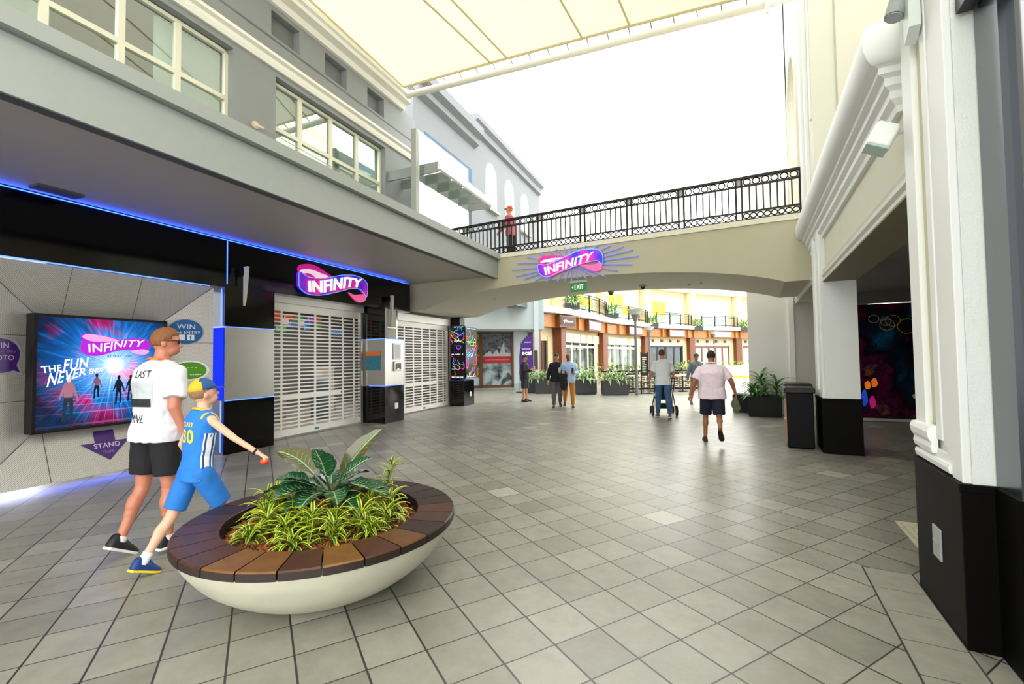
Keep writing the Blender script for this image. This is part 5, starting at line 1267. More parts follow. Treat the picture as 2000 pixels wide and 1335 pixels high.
# ---------------------------------------------------------------- round planter bench
PC = (-1.378, 3.378); RO_, RI_, HT = .93, .66, .48
pn = thing('planter_bench', (PC[0], PC[1], 0), 'large round white bowl planter with a dark timber seat rim, foreground', 'planter')
prof = [(0, 0), (.36, 0.0), (.44, .015), (.60, .085), (.76, .20), (.86, .32), (.905, .405), (.905, .425), (.72, .425), (.70, .30), (0, .30)]
pp_ = []
prof = prof[:3]+[(p[0], p[1]) for p in catm(prof[2:8], 5, False)][1:]+prof[8:]
q = MB(); q.lathe(PC, prof, 128); q.build('bowl', mat('bowl_concrete', 'bdbca9', .45, var=.07, vscale=5, bump=.1, bscale=30), pn, smooth=False)
for p in pn.users_collection[0].objects:
    pass
random.seed(21)
TW = [mat('rim_wood_%d' % i, c, .36, var=.25, vscale=14, coat=.0, spec=.4) for i, c in enumerate(('3f2616', '482a18', '321e14', '5e3c1a', '6e4a1e', '2c1b12'))]
TWE = mat('rim_edge_shade', '241510', .5)  # plank edge faces get a darker brown, their shade put into the colour
NPL = 26
for i in range(NPL):
    a0 = 2*pi*i/NPL+.006/RO_; a1 = 2*pi*(i+1)/NPL-.004/RO_
    q = MB(); q.lathe(PC, [(RI_, .43), (RI_, HT), (RI_+.004, HT+.003), (RO_-.008, HT+.003), (RO_, HT-.006), (RO_, .43)], 4, a0, a1, close=True)
    am = (a0+a1)/2; ang = math.degrees(am) % 360
    k = random.choice((0, 1, 2, 5)) if not (235 < ang < 330) else random.choice((1, 3, 3, 4, 1))
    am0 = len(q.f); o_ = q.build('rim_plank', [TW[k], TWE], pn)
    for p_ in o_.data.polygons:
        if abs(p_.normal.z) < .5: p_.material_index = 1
q = MB(); q.lathe(PC, [(RI_-.02, .28), (RI_-.015, .44), (RI_+.005, .44), (RI_+.005, .28)], 72, close=True); q.build('inner_liner', BLACKM, pn)
# bark mulch
q = MB(); random.seed(5)
def mz(r): return .395+.03*(1-(r/.62)**2)
N_ = 22
q.add([(PC[0]+.65*(r/N_)*cos(2*pi*a/60), PC[1]+.65*(r/N_)*sin(2*pi*a/60), mz(.65*r/N_)) for r in range(N_+1) for a in range(60)], [(r*60+a, r*60+(a+1) % 60, (r+1)*60+(a+1) % 60, (r+1)*60+a) for r in range(N_) for a in range(60)])
for i in range(5200):
    r = .64*math.sqrt(random.random()); a = random.random()*2*pi; c = Vector((PC[0]+r*cos(a), PC[1]+r*sin(a), mz(r)+random.uniform(0, .018)))
    L_, w_ = random.uniform(.008, .024), random.uniform(.003, .007)
    m3 = Matrix.Rotation(random.random()*6.28, 3, 'Z') @ Matrix.Rotation(random.uniform(-.6, .6), 3, 'Y') @ Matrix.Rotation(random.uniform(-.8, .8), 3, 'X')
    q.mi = random.choice((0, 0, 1, 1, 2)); rotbox(q, c, L_, w_, .0025, m3)
tag(q.build('bark_mulch', [mat('bark_rust', '8a4a20', .8), mat('bark_brown', '5a2e16', .8), mat('bark_tan', 'a8703c', .8)], recalc=False), 'rust brown bark mulch filling the round planter', 'mulch', kind='stuff')
# yellow-edged clumps
random.seed(11)
CL = []
for (dx, dy, h, sc) in [(-.42, -.02, .10, 1.0), (-.30, -.20, .12, 1.05), (-.14, -.33, .08, 1.0), (.02, -.30, .14, 1.1), (.17, -.36, .10, 1.0), (.30, -.22, .14, 1.1), (.44, -.08, .10, 1.0), (.47, .10, .14, 1.0), (-.46, .16, .14, 1.0), (-.34, .05, .16, 1.05), (-.05, -.18, .10, 1.0), (.16, -.18, .12, 1.0), (.33, .03, .17, 1.05), (-.33, .30, .22, .9), (.28, .36, .34, .9), (-.22, -.12, .12, 1.0), (.42, -.26, .06, .85), (-.02, -.45, .05, .9), (-.36, -.33, .05, .9)]:
    q = MB(); c = (PC[0]+dx, PC[1]+dy, .40)
    sd = random.randint(0, 999); strap_clump(q, c, 30, .215*sc, .0135, sd, h, .35, (0, 1), 1.35)
    q.mi = 2; q.tube([c, (c[0]+.35*cos(sd)*h, c[1]+.35*sin(sd)*h, c[2]+h)], .008, 5, raw=True)
    tag(q.build('striped_leaf_plant', [LG, LY, STEM], recalc=False), 'small plant with yellow-edged striped leaves in the round planter', 'plant', 'yellow-edged striped plants in the round planter')
# big glossy-leaved plant in the middle
bp_ = thing('broad_leaf_plant', (PC[0]+.02, PC[1]+.12, .41), 'large dark glossy broad-leaved plant in the middle of round planter', 'plant')
BLf = mat('broad_leaf', '1f4a2c', .22, var=.15, vscale=5, coat=.3); BLb = mat('broad_leaf_bronze', '4a4a24', .25, var=.2, vscale=5, coat=.3); BLv = mat('leaf_vein', '8aa878', .4)
def broad(base, az, el, L_, W_, droop, stalk, m, roll=0.):
    q = MB(); v = MB(); p = Vector(base); d = Vector((cos(az)*cos(el), sin(az)*cos(el), sin(el)))
    q0 = p.copy(); p = p+d*stalk
    st = MB(); st.tube([q0, p], [.011, .008], 6, raw=True); st.build('leaf_stalk', mat('stalk_dark', '3a4a20', .4), bp_)
    n = 10; rows = []; e = el
    for i in range(n+1):
        t = i/n; w = W_*(sin(pi*(t*.9+.06))**.8)*(1.12-.35*t) if i < n else .002
        side = Vector((-sin(az), cos(az), 0)); nrm = Vector((-cos(az)*sin(e), -sin(az)*sin(e), cos(e)))
        side = (Matrix.Rotation(roll, 3, d) @ side); nrm = (Matrix.Rotation(roll, 3, d) @ nrm)
        row = []
        for j in range(-4, 5):
            x = j/4; row.append(p+side*w*x+nrm*(w*.38*abs(x)**1.3+.006*sin(i*2.2)*abs(x)-.10*0))
        rows.append(row); p = p+Vector((cos(az)*cos(e), sin(az)*cos(e), sin(e)))*(L_/n); e -= droop/n
    q.add([x for r in rows for x in r], [(i*9+j, i*9+j+1, (i+1)*9+j+1, (i+1)*9+j) for i in range(n) for j in range(8)], True)
    lf = q.build('leaf', m, bp_, smooth=True, recalc=False)
    v.tube([r[4]+Vector((0, 0, .002)) for r in rows], [.005]*n+[.001], 4, raw=True)
    for i in range(1, n):
        for sgn in (-1, 1):
            if i < n-1: v.tube([rows[i][4], rows[min(n, i+1)][4+2*sgn]+Vector((0, 0, .001)), rows[min(n, i+1)][4+3*sgn] if i+1 < n else rows[n][4]], .0012, 3, raw=True)
    v.build('leaf_vein', BLv, lf)
c = (PC[0]+.0, PC[1]+.08, .60)
for az, el, L_, W_, dr, stk, m_, ro in ((R(165), .75, .34, .080, .7, .20, BLb, -.5), (R(205), .55, .26, .105, .6, .12, BLf, 0), (R(262), 1.15, .24, .085, .35, .16, BLf, 0), (R(20), 1.0, .40, .075, .35, .15, BLb, .7), (R(350), .85, .28, .07, .5, .12, BLf, .5),
                               (R(185), .25, .32, .11, .7, .14, BLf, .1), (R(228), .35, .27, .115, .7, .12, BLf, 0), (R(345), .25, .30, .10, .7, .15, BLf, 0), (R(218), -.05, .26, .09, .8, .10, BLf, 0), (R(250), .3, .22, .10, 1.2, .08, BLf, 0), (R(300), .35, .22, .09, 1.1, .08, BLf, 0), (R(335), .45, .26, .085, .9, .12, BLf, 0), (R(8), .1, .30, .09, .7, .16, BLf, 0), (R(60), .5, .26, .08, .9, .1, BLf, 0), (R(110), .5, .26, .08, .9, .1, BLf, 0), (R(320), .0, .22, .08, .8, .14, BLf, 0), (R(150), .3, .28, .09, .9, .1, BLf, 0)):
    broad(c, az, el, L_*1.12, W_*1.15, dr, stk, m_, ro)
q = MB(); q.tube([(c[0], c[1], .40), (c[0]+.01, c[1], .46), c, (c[0], c[1]+.01, .62)], [.03, .028, .022, .006], 8, raw=True); q.build('plant_stem', mat('stalk_dark', '3a4a20', .4), bp_)
# brown floor hatch
q = MB(); q.cyl((-1.93, 2.165), .085, .0, .012, 28); tag(q.build('floor_cap', mat('rust_cap', '4a2d20', .6)), 'small round brown cap in paving at the bottom edge', 'floor cap')

# ---------------------------------------------------------------- people
V3 = Vector
def ecyl(mb, p0, p1, r0, r1, side=None, fl=1., round_=(True, True), n=14):
    """tapered limb piece; fl flattens it across the side vector"""
    p0, p1 = V3(p0), V3(p1); d = (p1-p0); L_ = d.length; d = d/L_
    x = V3(side) if side is not None else (d.cross(V3((0, 1, 0))) if abs(d.y) < .9 else d.cross(V3((1, 0, 0))))
    x = (x-d*x.dot(d)); x.normalize(); y = d.cross(x); rings = []
    def ring(c, r): rings.append([c+x*r*cos(2*pi*i/n)+y*r*fl*sin(2*pi*i/n) for i in range(n)])
    if round_[0]:
        for a in (80, 55, 28): ring(p0-d*r0*sin(R(a)), r0*cos(R(a)))
    for t in (0, .33, .66, 1): ring(p0+d*L_*t, r0+(r1-r0)*t)
    if round_[1]:
        for a in (28, 55, 80): ring(p1+d*r1*sin(R(a)), r1*cos(R(a)))
    mb.loft(rings, True, True)
def rem(o, v, sm=4, disp=None):
    m = o.modifiers.new('remesh', 'REMESH'); m.mode = 'VOXEL'; m.voxel_size = v; m.use_smooth_shade = True
    s = o.modifiers.new('smooth', 'SMOOTH'); s.iterations = sm; s.factor = .5
    if disp:
        t = bpy.data.textures.new('folds', 'CLOUDS'); t.noise_scale = disp[1]; t.noise_depth = 2
        d = o.modifiers.new('folds', 'DISPLACE'); d.texture = t; d.strength = disp[0]; d.mid_level = .5; d.texture_coords = 'LOCAL'
def rot_about(p, c, M): return M @ (V3(p)-V3(c))+V3(c)
HAIRC = {}
def human(label, loc, head, H, skin, P, O, vox=.009):
    """head = heading in degrees (ground plane); P pose; O outfit"""
    k = H/1.8; root = thing('person', (loc[0], loc[1], loc[2] if len(loc) > 2 else 0), label, 'person', rz=R(head-90))
    g = P.get('girth', 1.); sh = .185*k*P.get('shoulder', 1.)
    hipc = V3((0, 0, .93*k)); M = Matrix.Rotation(R(P.get('twist', 0)), 3, 'Z') @ Matrix.Rotation(R(-P.get('lean', 3)), 3, 'X') @ Matrix.Rotation(R(P.get('side', 0)), 3, 'Y')
    T = lambda p: rot_about(V3(p)*k, hipc, M)
    legs = []
    for sx, (a, b, ab, ft) in zip((-1, 1), P['legs']):
        hip = V3((sx*.095*k, 0, .93*k)); d1 = V3((sx*sin(R(ab)), sin(R(a))*cos(R(ab)), -cos(R(a))*cos(R(ab)))); knee = hip+d1*.43*k
        d2 = V3((sx*sin(R(ab))*.5, sin(R(a-b)), -cos(R(a-b)))).normalized(); ank = knee+d2*.41*k
        fd = V3((sx*.12, cos(R(ft)), -sin(R(ft)))).normalized(); up = V3((0, sin(R(ft)), cos(R(ft)))).normalized()
        legs.append((hip, knee, ank, fd, up))
    zmin = min(min((l[2]-l[3]*.07*k-l[4]*.085*k).z, (l[2]+l[3]*.17*k-l[4]*.085*k).z) for l in legs)
    dz = V3((0, 0, -zmin))
    legs = [(a+dz, b+dz, c+dz, d, e) for a, b, c, d, e in legs]
    T0 = T; T = lambda p: T0(p)+dz
    arms = []
    for sx, ar in zip((-1, 1), P['arms']):
        s0 = T((sx*sh/k*.95, 0, 1.418))
        d1 = (M @ V3(ar[0])).normalized() if len(ar[0]) == 3 else None
        e = s0+d1*.29*k; d2 = (M @ V3(ar[1])).normalized(); w = e+d2*.255*k
        arms.append((s0, e, w, d2, ar[2] if len(ar) > 2 else None, ar[3] if len(ar) > 3 else .35))
    # body
    b = MB(); X = M @ V3((1, 0, 0)); Yv = M @ V3((0, 1, 0))
    def tor(prof, mb, gx=1., gy=1., n=20, cap=True):
        rs = []
        for z, hw, hd, yo in prof:
            c = T((0, yo, z)); rs.append([c+X*hw*k*gx*cos(2*pi*i/n)+Yv*hd*k*gy*(abs(sin(2*pi*i/n))**.85)*(1 if sin(2*pi*i/n) > 0 else -1) for i in range(n)])
        mb.loft(rs, cap, True)
    bel = P.get('belly', 0); sf = P.get('shoulder', 1.)
    TP_ = [(.84, .10, .09, 0), (.90, .155, .105, 0), (.97, .165*g, .115*g, 0), (1.07, .148*g, .105*g+bel*.5, bel*.4), (1.20, .158*g, .112*g+bel*.3, bel*.3), (1.33, .172*(g+sf)/2, .118*g, 0), (1.41, .172*sf, .105, -.005), (1.455, .160*sf, .092, -.008), (1.49, .105, .075, -.01), (1.53, .06, .058, -.005)]
    tor(TP_, b)
    hc = T((0, .02, 1.60)); HM = M @ Matrix.Rotation(R(P.get('hyaw', 0)), 3, 'Z') @ Matrix.Rotation(R(-P.get('hpitch', 0)), 3, 'X')
    nb = T((0, -.01, 1.50)); hk = k*P.get('headk', 1.)
    Hd = lambda p: nb+(M @ V3((0, .016, .062)))*k+HM @ (V3(p)*hk)      # head frame: origin at the top of the neck
    ecyl(b, T((0, -.01, 1.44)), Hd((0, 0, .03)), .062*k, .055*k)
    b.ell(Hd((0, .012, .115)), .074*hk, .094*hk, .105*hk, 20, 14, HM)
    b.ell(Hd((0, .050, .055)), .054*hk, .058*hk, .062*hk, 16, 10, HM)
    b.ell(Hd((0, .085, .03)), .026*hk, .022*hk, .022*hk, 10, 8, HM)
    ecyl(b, Hd((0, .098, .115)), Hd((0, .118, .080)), .009*hk, .0135*hk, n=8)
    for sx in (-1, 1):
        b.ell(Hd((sx*.076, .0, .092)), .009*hk, .020*hk, .032*hk, 10, 8, HM)
        b.ell(Hd((sx*.030, .088, .128)), .028*hk, .014*hk, .009*hk, 8, 6, HM)
        b.ell(Hd((sx*.014, .118, .078)), .009*hk, .009*hk, .008*hk, 8, 6, HM)
    b.ell(Hd((0, .101, .047)), .024*hk, .011*hk, .006*hk, 10, 6, HM); b.ell(Hd((0, .099, .036)), .020*hk, .011*hk, .006*hk, 10, 6, HM)
    hands = []
    for sx, (s0, e, w, d2, pn_, curl) in zip((-1, 1), arms):
        b.ell(s0, .050*k, .052*k, .052*k, 12, 8)
        ecyl(b, s0, e, .050*k*P.get('arm', 1), .040*k*P.get('arm', 1)); ecyl(b, e, w, .041*k*P.get('arm', 1), .026*k, None, .85)
        # hand: palm, four unequal bent fingers, thumb from the palm's side
        nrm = (M @ V3(pn_)) if pn_ else M @ V3((-sx, 0, 0)); nrm = (nrm-d2*nrm.dot(d2)).normalized(); sd = d2.cross(nrm).normalized()
        pe = w+d2*.085*k
        ecyl(b, w, pe, .027*k, .036*k, sd, .42, n=12)
        for fi, (off, ln) in enumerate(((-.029, .066), (-.010, .076), (.010, .072), (.028, .056))):
            q0 = pe+sd*off*k*(-1 if sx > 0 else 1); a1 = (d2*cos(curl)+nrm*sin(curl)).normalized(); q1 = q0+a1*ln*.55*k; a2 = (d2*cos(curl*2.4)+nrm*sin(curl*2.4)).normalized(); q2 = q1+a2*ln*.5*k
            ecyl(b, q0, q1, .0090*k, .0082*k, n=8); ecyl(b, q1, q2, .0082*k, .0068*k, n=8)
        th = sd*(-1 if sx < 0 else 1)*(1); t0 = w+d2*.025*k+th*.022*k; t1 = t0+(d2*.7+th*.6+nrm*.35).normalized()*.042*k; t2 = t1+(d2*.9+th*.1+nrm*.4).normalized()*.032*k
        ecyl(b, t0, t1, .0125*k, .0105*k, n=8); ecyl(b, t1, t2, .0105*k, .0085*k, n=8)
        hands.append((w+d2*.10*k+nrm*.03*k, d2, nrm, sd))
    for sx, (hip, knee, ank, fd, up) in zip((-1, 1), legs):
        ecyl(b, hip, knee, .083*k*P.get('leg', 1), .054*k); calf = knee.lerp(ank, .32)+V3((0, -.012*k, 0))
        ecyl(b, knee, ank, .051*k, .034*k); ecyl(b, knee.lerp(ank, .08), knee.lerp(ank, .55)+V3((0, -.008, 0))*k, .052*k, .042*k, n=12) ; b.ell(calf, .050*k*P.get('leg', 1), .055*k, .10*k, 12, 8, (knee-ank).to_track_quat('Z', 'Y').to_matrix())
        ecyl(b, ank, ank+fd*.10*k-up*.05*k, .034*k, .026*k)
    sm = mat('skin_'+skin, skin, .5, var=.06, vscale=9)
    body = b.build('body', sm, root, local=True); rem(body, vox if vox < .008 else .0085, 3)
    # eyes
    if O.get('eyes', True):
        for sx in (-1, 1):
            e_ = MB(); e_.ell(Hd((sx*.030, .090, .115)), .0115*hk, .008*hk, .006*hk, 10, 8, HM); eo = e_.build('eye', mat('eye_white', 'd8d4cc', .3), root, local=True, smooth=True)
            e_ = MB(); e_.ell(Hd((sx*.030, .0965, .115)), .0052*hk, .003*hk, .0052*hk, 8, 6, HM); e_.build('iris', mat('iris_dark', '1c1410', .3), eo, local=True, smooth=True)
    lips = MB(); lips.ell(Hd((0, .1085, .041)), .021*hk, .006*hk, .006*hk, 10, 6, HM); lips.build('lips', mat('lips_'+skin, tuple(x*.62 for x in lin(skin)[:3])+(1,), .5), root, local=True, smooth=True)
    # hair as a shell that dives under the skin beyond the hairline
    if O.get('hair'):
        hcx = Hd((0, .004, .122)); hs = MB(); st = O.get('hairstyle', 'short')
        def hf(d):
            if O.get('cap') and d.z > .15: return .88
            hl = .30 if d.y > .55 else (-.05 if d.y > .0 else -.62)          # hairline height by direction
            if st == 'bald':
                return 1.02 if (d.z < .25 and d.z > -.45 and d.y < .35) else .90
            a = (d.z-hl)/.22; a = max(0, min(1, a)); q_ = .90+a*(.16+(.10*max(0, d.z)*max(0, d.y+.3) if st == 'quiff' else 0)); 
            return q_ + .012*noise.noise(d*14)
        hs.ell(hcx, .077*hk, .097*hk, .104*hk, 40, 28, HM, hf); hs.build('hair', mat('hair_'+O['hair'], O['hair'], .65, var=.3, vscale=60, bump=.6, bscale=150), root, local=True, smooth=True)
    if O.get('beard'):
        bd = MB(); bd.ell(Hd((0, .056, .038)), .056*hk, .060*hk, .040*hk, 16, 10, HM, lambda d: 1.0 if d.z < .3 else .8); bd.build('beard', mat('hair_'+O['beard'], O['beard'], .7), root, local=True, smooth=True)
    if O.get('cap'):
        c1, c2 = O['cap'][:2]; back = -1 if O.get('capback') else 1; cm = MB()
        def cf_(d): return 1.0 if d.z > .12 else .80
        n0 = 26
        vs0 = len(cm.f); cm.ell(Hd((0, .006, .124)), .088*hk, .108*hk, .112*hk, n0, 18, HM, cf_)
        co_ = cm.build('cap', [mat('cap_'+c1, c1, .7), mat('cap_'+c2, c2, .7)], root, local=True, smooth=True)
        if c2 != c1:
            for p in co_.data.polygons:
                if ((p.center-Hd((0, 0, .128))).dot(HM @ V3((.35, 1, 0)))) > .0: p.material_index = 1
        vz = MB(); rr = []
        for i in range(9):
            a = R(-62+124*i/8); rr.append((sin(a), cos(a)))
        pts = [Hd((x*.078, back*(y*.098), .137)) for x, y in rr]+[Hd((x*.072, back*(y*.075+.105), .120)) for x, y in rr[::-1]]
        up_ = HM @ V3((0, 0, .004)); m_ = len(pts)
        vz.add(pts+[p+up_ for p in pts], [tuple(range(m_)), tuple(range(2*m_-1, m_-1, -1))]+[(i, (i+1) % m_, m_+(i+1) % m_, m_+i) for i in range(m_)], True)
        vz.build('cap_visor', mat('cap_'+(O['cap'][2] if len(O['cap']) > 2 else c2), O['cap'][2] if len(O['cap']) > 2 else c2, .7), co_, local=True)
    if O.get('shades'):
        gl = MB()
        for sx in (-1, 1): gl.ell(Hd((sx*.034, .101, .116)), .028*hk, .010*hk, .018*hk, 12, 8, HM)
        go = gl.build('sunglasses', mat('lens_black', '050505', .08), root, local=True, smooth=True)
        gl = MB()
        for sx in (-1, 1): gl.tube([Hd((sx*.060, .095, .122)), Hd((sx*.081, .05, .118)), Hd((sx*.083, -.01, .112))], .0042*hk, 5, raw=True)
        gl.tube([Hd((-.01, .112, .122)), Hd((.01, .112, .122))], .003, 5, raw=True); gl.build('glasses_temple', mat('frame_black', '0a0808', .3), go, local=True)
    # upper garment
    S = O['top']; s = MB(); z0 = S.get('hem', .86); fx = S.get('loose', 1.10)
    pr = [(z0, .168*g*fx, .120*g*fx+bel*.35, bel*.3)]+[(z, hw*fx, hd*fx+.004, yo) for z, hw, hd, yo in TP_[2:6] if z > z0+.03]+[(1.415, .180*sf*fx, .114*fx, -.005), (1.466, .170*sf, .102, -.008), (1.498, .126, .088, -.008), (1.518, .074*S.get('neck', 1), .066, -.008)]
    tor(pr, s)
    for sx, (s0, e, w, d2, pn_, curl) in zip((-1, 1), arms):
        if S['sleeve'] != 'none': s.ell(s0, .057*k, .058*k*fx, .059*k, 14, 10)
        aw = P.get('arm', 1)
        if S['sleeve'] == 'short': ecyl(s, s0.lerp(e, .05), s0.lerp(e, .76), .050*k*fx*aw, .064*k*fx*aw, round_=(True, False))
        elif S['sleeve'] == 'long': ecyl(s, s0.lerp(e, .05), e, .050*k*fx*aw, .051*k*fx*aw); ecyl(s, e, e.lerp(w, .94), .053*k*fx*aw, .037*k*fx, round_=(True, False))
    so = s.build(S.get('name', 'shirt'), mat('cloth_'+S['col'], S['col'], .85, var=.04, vscale=20, bump=.12, bscale=200), root, local=True); rem(so, vox, 3, (.022*k, .10))
    HU['shirt'] = so
    # lower garment
    S = O['bottom']; s = MB(); lf = S.get('len', .8); wd = S.get('wide', 1.1)
    tor([(1.03, .152*g*1.04, .112*g*1.04+bel*.2, bel*.2), (.96, .170*g*1.03, .122*g*1.05, 0), (.88, .165*g*1.02, .118*g, 0), (.83, .10, .09, 0)][::-1], s)
    for sx, (hip, knee, ank, fd, up) in zip((-1, 1), legs):
        if lf <= 1: ecyl(s, hip+V3((0, 0, -.01)), hip.lerp(knee, lf), .094*k*wd*P.get('leg', 1), .083*k*wd*P.get('leg', 1), round_=(True, False), n=18)
        else: ecyl(s, hip+V3((0, 0, -.01)), knee, .092*k*wd, .073*k*wd, n=18); ecyl(s, knee, knee.lerp(ank, min(1, lf-1)), .073*k*wd, .052*k*wd*S.get('cuff', 1), round_=(True, False), n=18)
    lo = s.build(S.get('name', 'shorts'), mat('cloth_'+S['col'], S['col'], .85, var=S.get('var', .05), vscale=S.get('vs', 14), bump=.12, bscale=160), root, local=True); rem(lo, vox, 3, (.012*k, .10))
    HU['pants'] = lo
    # shoes
    S = O['shoe']
    for sx, (hip, knee, ank, fd, up) in zip((-1, 1), legs):
        f = ank-up*.055*k; sdv = fd.cross(up).normalized(); m_ = MB()
        rs = []
        for t, w_, h0, h1 in ((-.075, .022, -.02, .04), (-.066, .034, -.03, .085 if S.get('high', 1) else .06), (-.03, .038, -.03, .095 if S.get('high', 1) else .07), (.02, .038, -.03, .082), (.07, .044, -.03, .055), (.12, .047, -.03, .038), (.165, .040, -.03, .022), (.19, .024, -.022, .006)):
            c = f+fd*t*k; n = 14; r_ = []
            for i in range(n):
                a = 2*pi*i/n; zz = (h1 if sin(a) > 0 else -h0)*sin(a)*k; r_.append(c+sdv*w_*k*cos(a)+up*(zz if sin(a) > 0 else max(zz, h0*k)))
            rs.append(r_)
        m_.loft(rs, True, True); sh_ = m_.build('shoe', mat('shoe_'+S['col'], S['col'], .6, var=.1, vscale=40), root, local=True, smooth=True)
        m_ = MB(); rs = []
        for t, w_ in ((-.085, .020), (-.07, .037), (-.02, .041), (.05, .044), (.12, .050), (.17, .042), (.198, .022)):
            c = f+fd*t*k-up*.022*k; hh = .010*k; rs.append([c+sdv*w_*k-up*hh, c+sdv*w_*k+up*hh, c-sdv*w_*k+up*hh, c-sdv*w_*k-up*hh])
        m_.loft(rs, True, True); m_.build('sole', mat('sole_'+S['sole'], S['sole'], .6), sh_, local=True, bevel=.004)
        if O.get('sock'):
            m_ = MB(); ecyl(m_, ank-up*.02*k, ank.lerp(knee, O.get('sockh', .16)), .040*k, .042*k, round_=(False, False)); m_.build('sock', mat('sock_'+O['sock'], O['sock'], .9), sh_, local=True)
        if S.get('laces'):
            m_ = MB()
            for j in range(4):
                c = f+fd*(.035+.022*j)*k+up*(.082-.014*j)*k; m_.tube([c-sdv*.022*k, c+up*.006*k, c+sdv*.022*k], .003, 4, raw=True)
            m_.build('shoe_laces', mat('lace_'+S['laces'], S['laces'], .7), sh_, local=True)
    HU.update(hands=hands, arms=arms, T=T, Hd=Hd, HM=HM, M=M, k=k, root=root, legs=legs)
    return root
HU = {}
def person_part(mb, name, m, **kw): return mb.build(name, m, HU['root'], local=True, **kw)
def shrink(o, target, off=.003):
    s = o.modifiers.new('wrap', 'SHRINKWRAP'); s.target = target; s.wrap_method = 'PROJECT'; s.use_project_y = True; s.use_positive_direction = True; s.use_negative_direction = True; s.offset = off; s.project_limit = .25
def back_text(txt, x0, z0, x1, z1, col, bold=.02, y=-.22, nm='shirt_lettering', shear=0):
    """lettering on the back, read from behind"""
    k = HU['k']; vs, fs = text_geo(txt, bold, shear, 2); q = MB()
    q.add([HU['T']((x0+(x1-x0)*v[0], y, z0+(z1-z0)*v[1])) for v in vs], fs, True)
    o = person_part(q, nm, mat('print_'+col, col, .8), recalc=False); shrink(o, HU['shirt']); return o
def back_patch(poly, col, y=-.22, nm='shirt_print', n=16, off=.003):
    xs = [p[0] for p in poly]; zs = [p[1] for p in poly]; x0, x1, z0, z1 = min(xs), max(xs), min(zs), max(zs); q = MB()
    q.add([HU['T']((x0+(x1-x0)*i/n, y, z0+(z1-z0)*j/n)) for j in range(n+1) for i in range(n+1)], [(j*(n+1)+i, j*(n+1)+i+1, (j+1)*(n+1)+i+1, (j+1)*(n+1)+i) for j in range(n) for i in range(n)], True)
    o = person_part(q, nm, col if not isinstance(col, str) else mat('print_'+col, col, .8), recalc=False); shrink(o, HU['shirt'], off); return o

# 1. man in white printed T-shirt walking beside the wall
human('man in white printed T-shirt, black shorts and sunglasses walking beside the boy', (-3.05, 3.92), 74, 1.88, 'b5745a',
      dict(legs=[(-3, 20, 2, 30), (3, 4, 2, 0)], arms=[((-.22, .30, -.95), (-.10, .85, -.5), (1, 0, 0), .5), ((.20, -.22, -.95), (.10, .35, -.9), (-1, 0, 0), .5)], lean=3, hyaw=-38, hpitch=2, girth=1.12, leg=1.08, arm=1.12, shoulder=1.08),
      dict(hair='7a4a22', hairstyle='quiff', shades=True, top=dict(col='cfd1d5', sleeve='short', hem=.86, loose=1.17, name='t_shirt'), bottom=dict(col='0d0e12', len=.78, wide=1.12), shoe=dict(col='14161a', sole='e4e4e0', laces='c8c8c8'), sock='d8d8d8', sockh=.05), .0075)
back_text('LAST', -.085, 1.365, .08, 1.425, '15171c', .0)
back_patch([(-.13, 1.16), (.11, 1.34)], 'b0b5b9')
back_patch([(-.14, 1.135), (.10, 1.20)], '1c2228', off=.005)
back_text('MNL', -.11, 1.01, .05, 1.075, '15171c', .0)
q = MB(); Hd, T = HU['Hd'], HU['T']; q.tube([T((-.075, .01, 1.50)), T((-.06, -.075, 1.525)), T((0, -.095, 1.53)), T((.06, -.075, 1.525)), T((.078, .01, 1.50)), T((.05, .10, 1.44))], .008, 6, raw=True); person_part(q, 'lanyard', mat('orange_lanyard', 'e0701c', .7))
HU1 = dict(HU)
# 2. boy in blue basketball vest
human('boy in blue basketball vest number 30 with yellow and blue cap', (-2.53, 3.66), 62, 1.48, 'd9a88c',
      dict(legs=[(-20, 13, 4, 24), (28, 16, 3, -4)], arms=[((-.45, -.05, -.9), (-.1, .5, -.8), (1, 0, 0), .5), ((.75, .40, -.56), (.66, .52, -.50), (-.2, 0, -1), .9)], lean=6, hyaw=-10, hpitch=-16, girth=.92, leg=.86, arm=.80, shoulder=.88, headk=1.14),
      dict(hair='8a6a48', cap=('e8a818', '1d4f86', '3a3f8a'), top=dict(col='1f74c8', sleeve='none', hem=.84, loose=1.16, name='vest'), bottom=dict(col='1f6fbe', len=.86, wide=1.32), shoe=dict(col='16357a', sole='e8d21c', laces='24345a'), sock='e4e4e4', sockh=.20), .0075)
back_text('CURRY', -.055, 1.345, .085, 1.39, 'e8c81c', .01)
back_text('30', -.06, 1.19, .10, 1.32, 'e8c81c', .03)
T, k = HU['T'], HU['k']
for sx, hh in ((-1, 0), (1, 1)):
    q = MB(); s0 = HU['arms'][hh][0]; n = 18; X = HU['M'] @ V3((1, 0, 0)); Yv = HU['M'] @ V3((0, 1, 0)); c = s0+X*(-sx*.022)*k+V3((0, 0, -.012))*k
    q.tube([c+(Yv*cos(2*pi*i/n)*.080+V3((0, 0, 1))*sin(2*pi*i/n)*.082)*k+X*sx*.012*sin(2*pi*i/n+pi)*k for i in range(n)], .012*k, 6, raw=True, close=True); person_part(q, 'arm_trim', mat('yellow_trim', 'f0b81c', .8), smooth=True)
q = MB(); q.tube([T((.085*cos(2*pi*i/20), .075*sin(2*pi*i/20)-.01, 1.50-.03*sin(2*pi*i/20))) for i in range(20)], .011*k, 6, raw=True, close=True); person_part(q, 'neck_trim', mat('yellow_trim', 'f0b81c', .8), smooth=True)
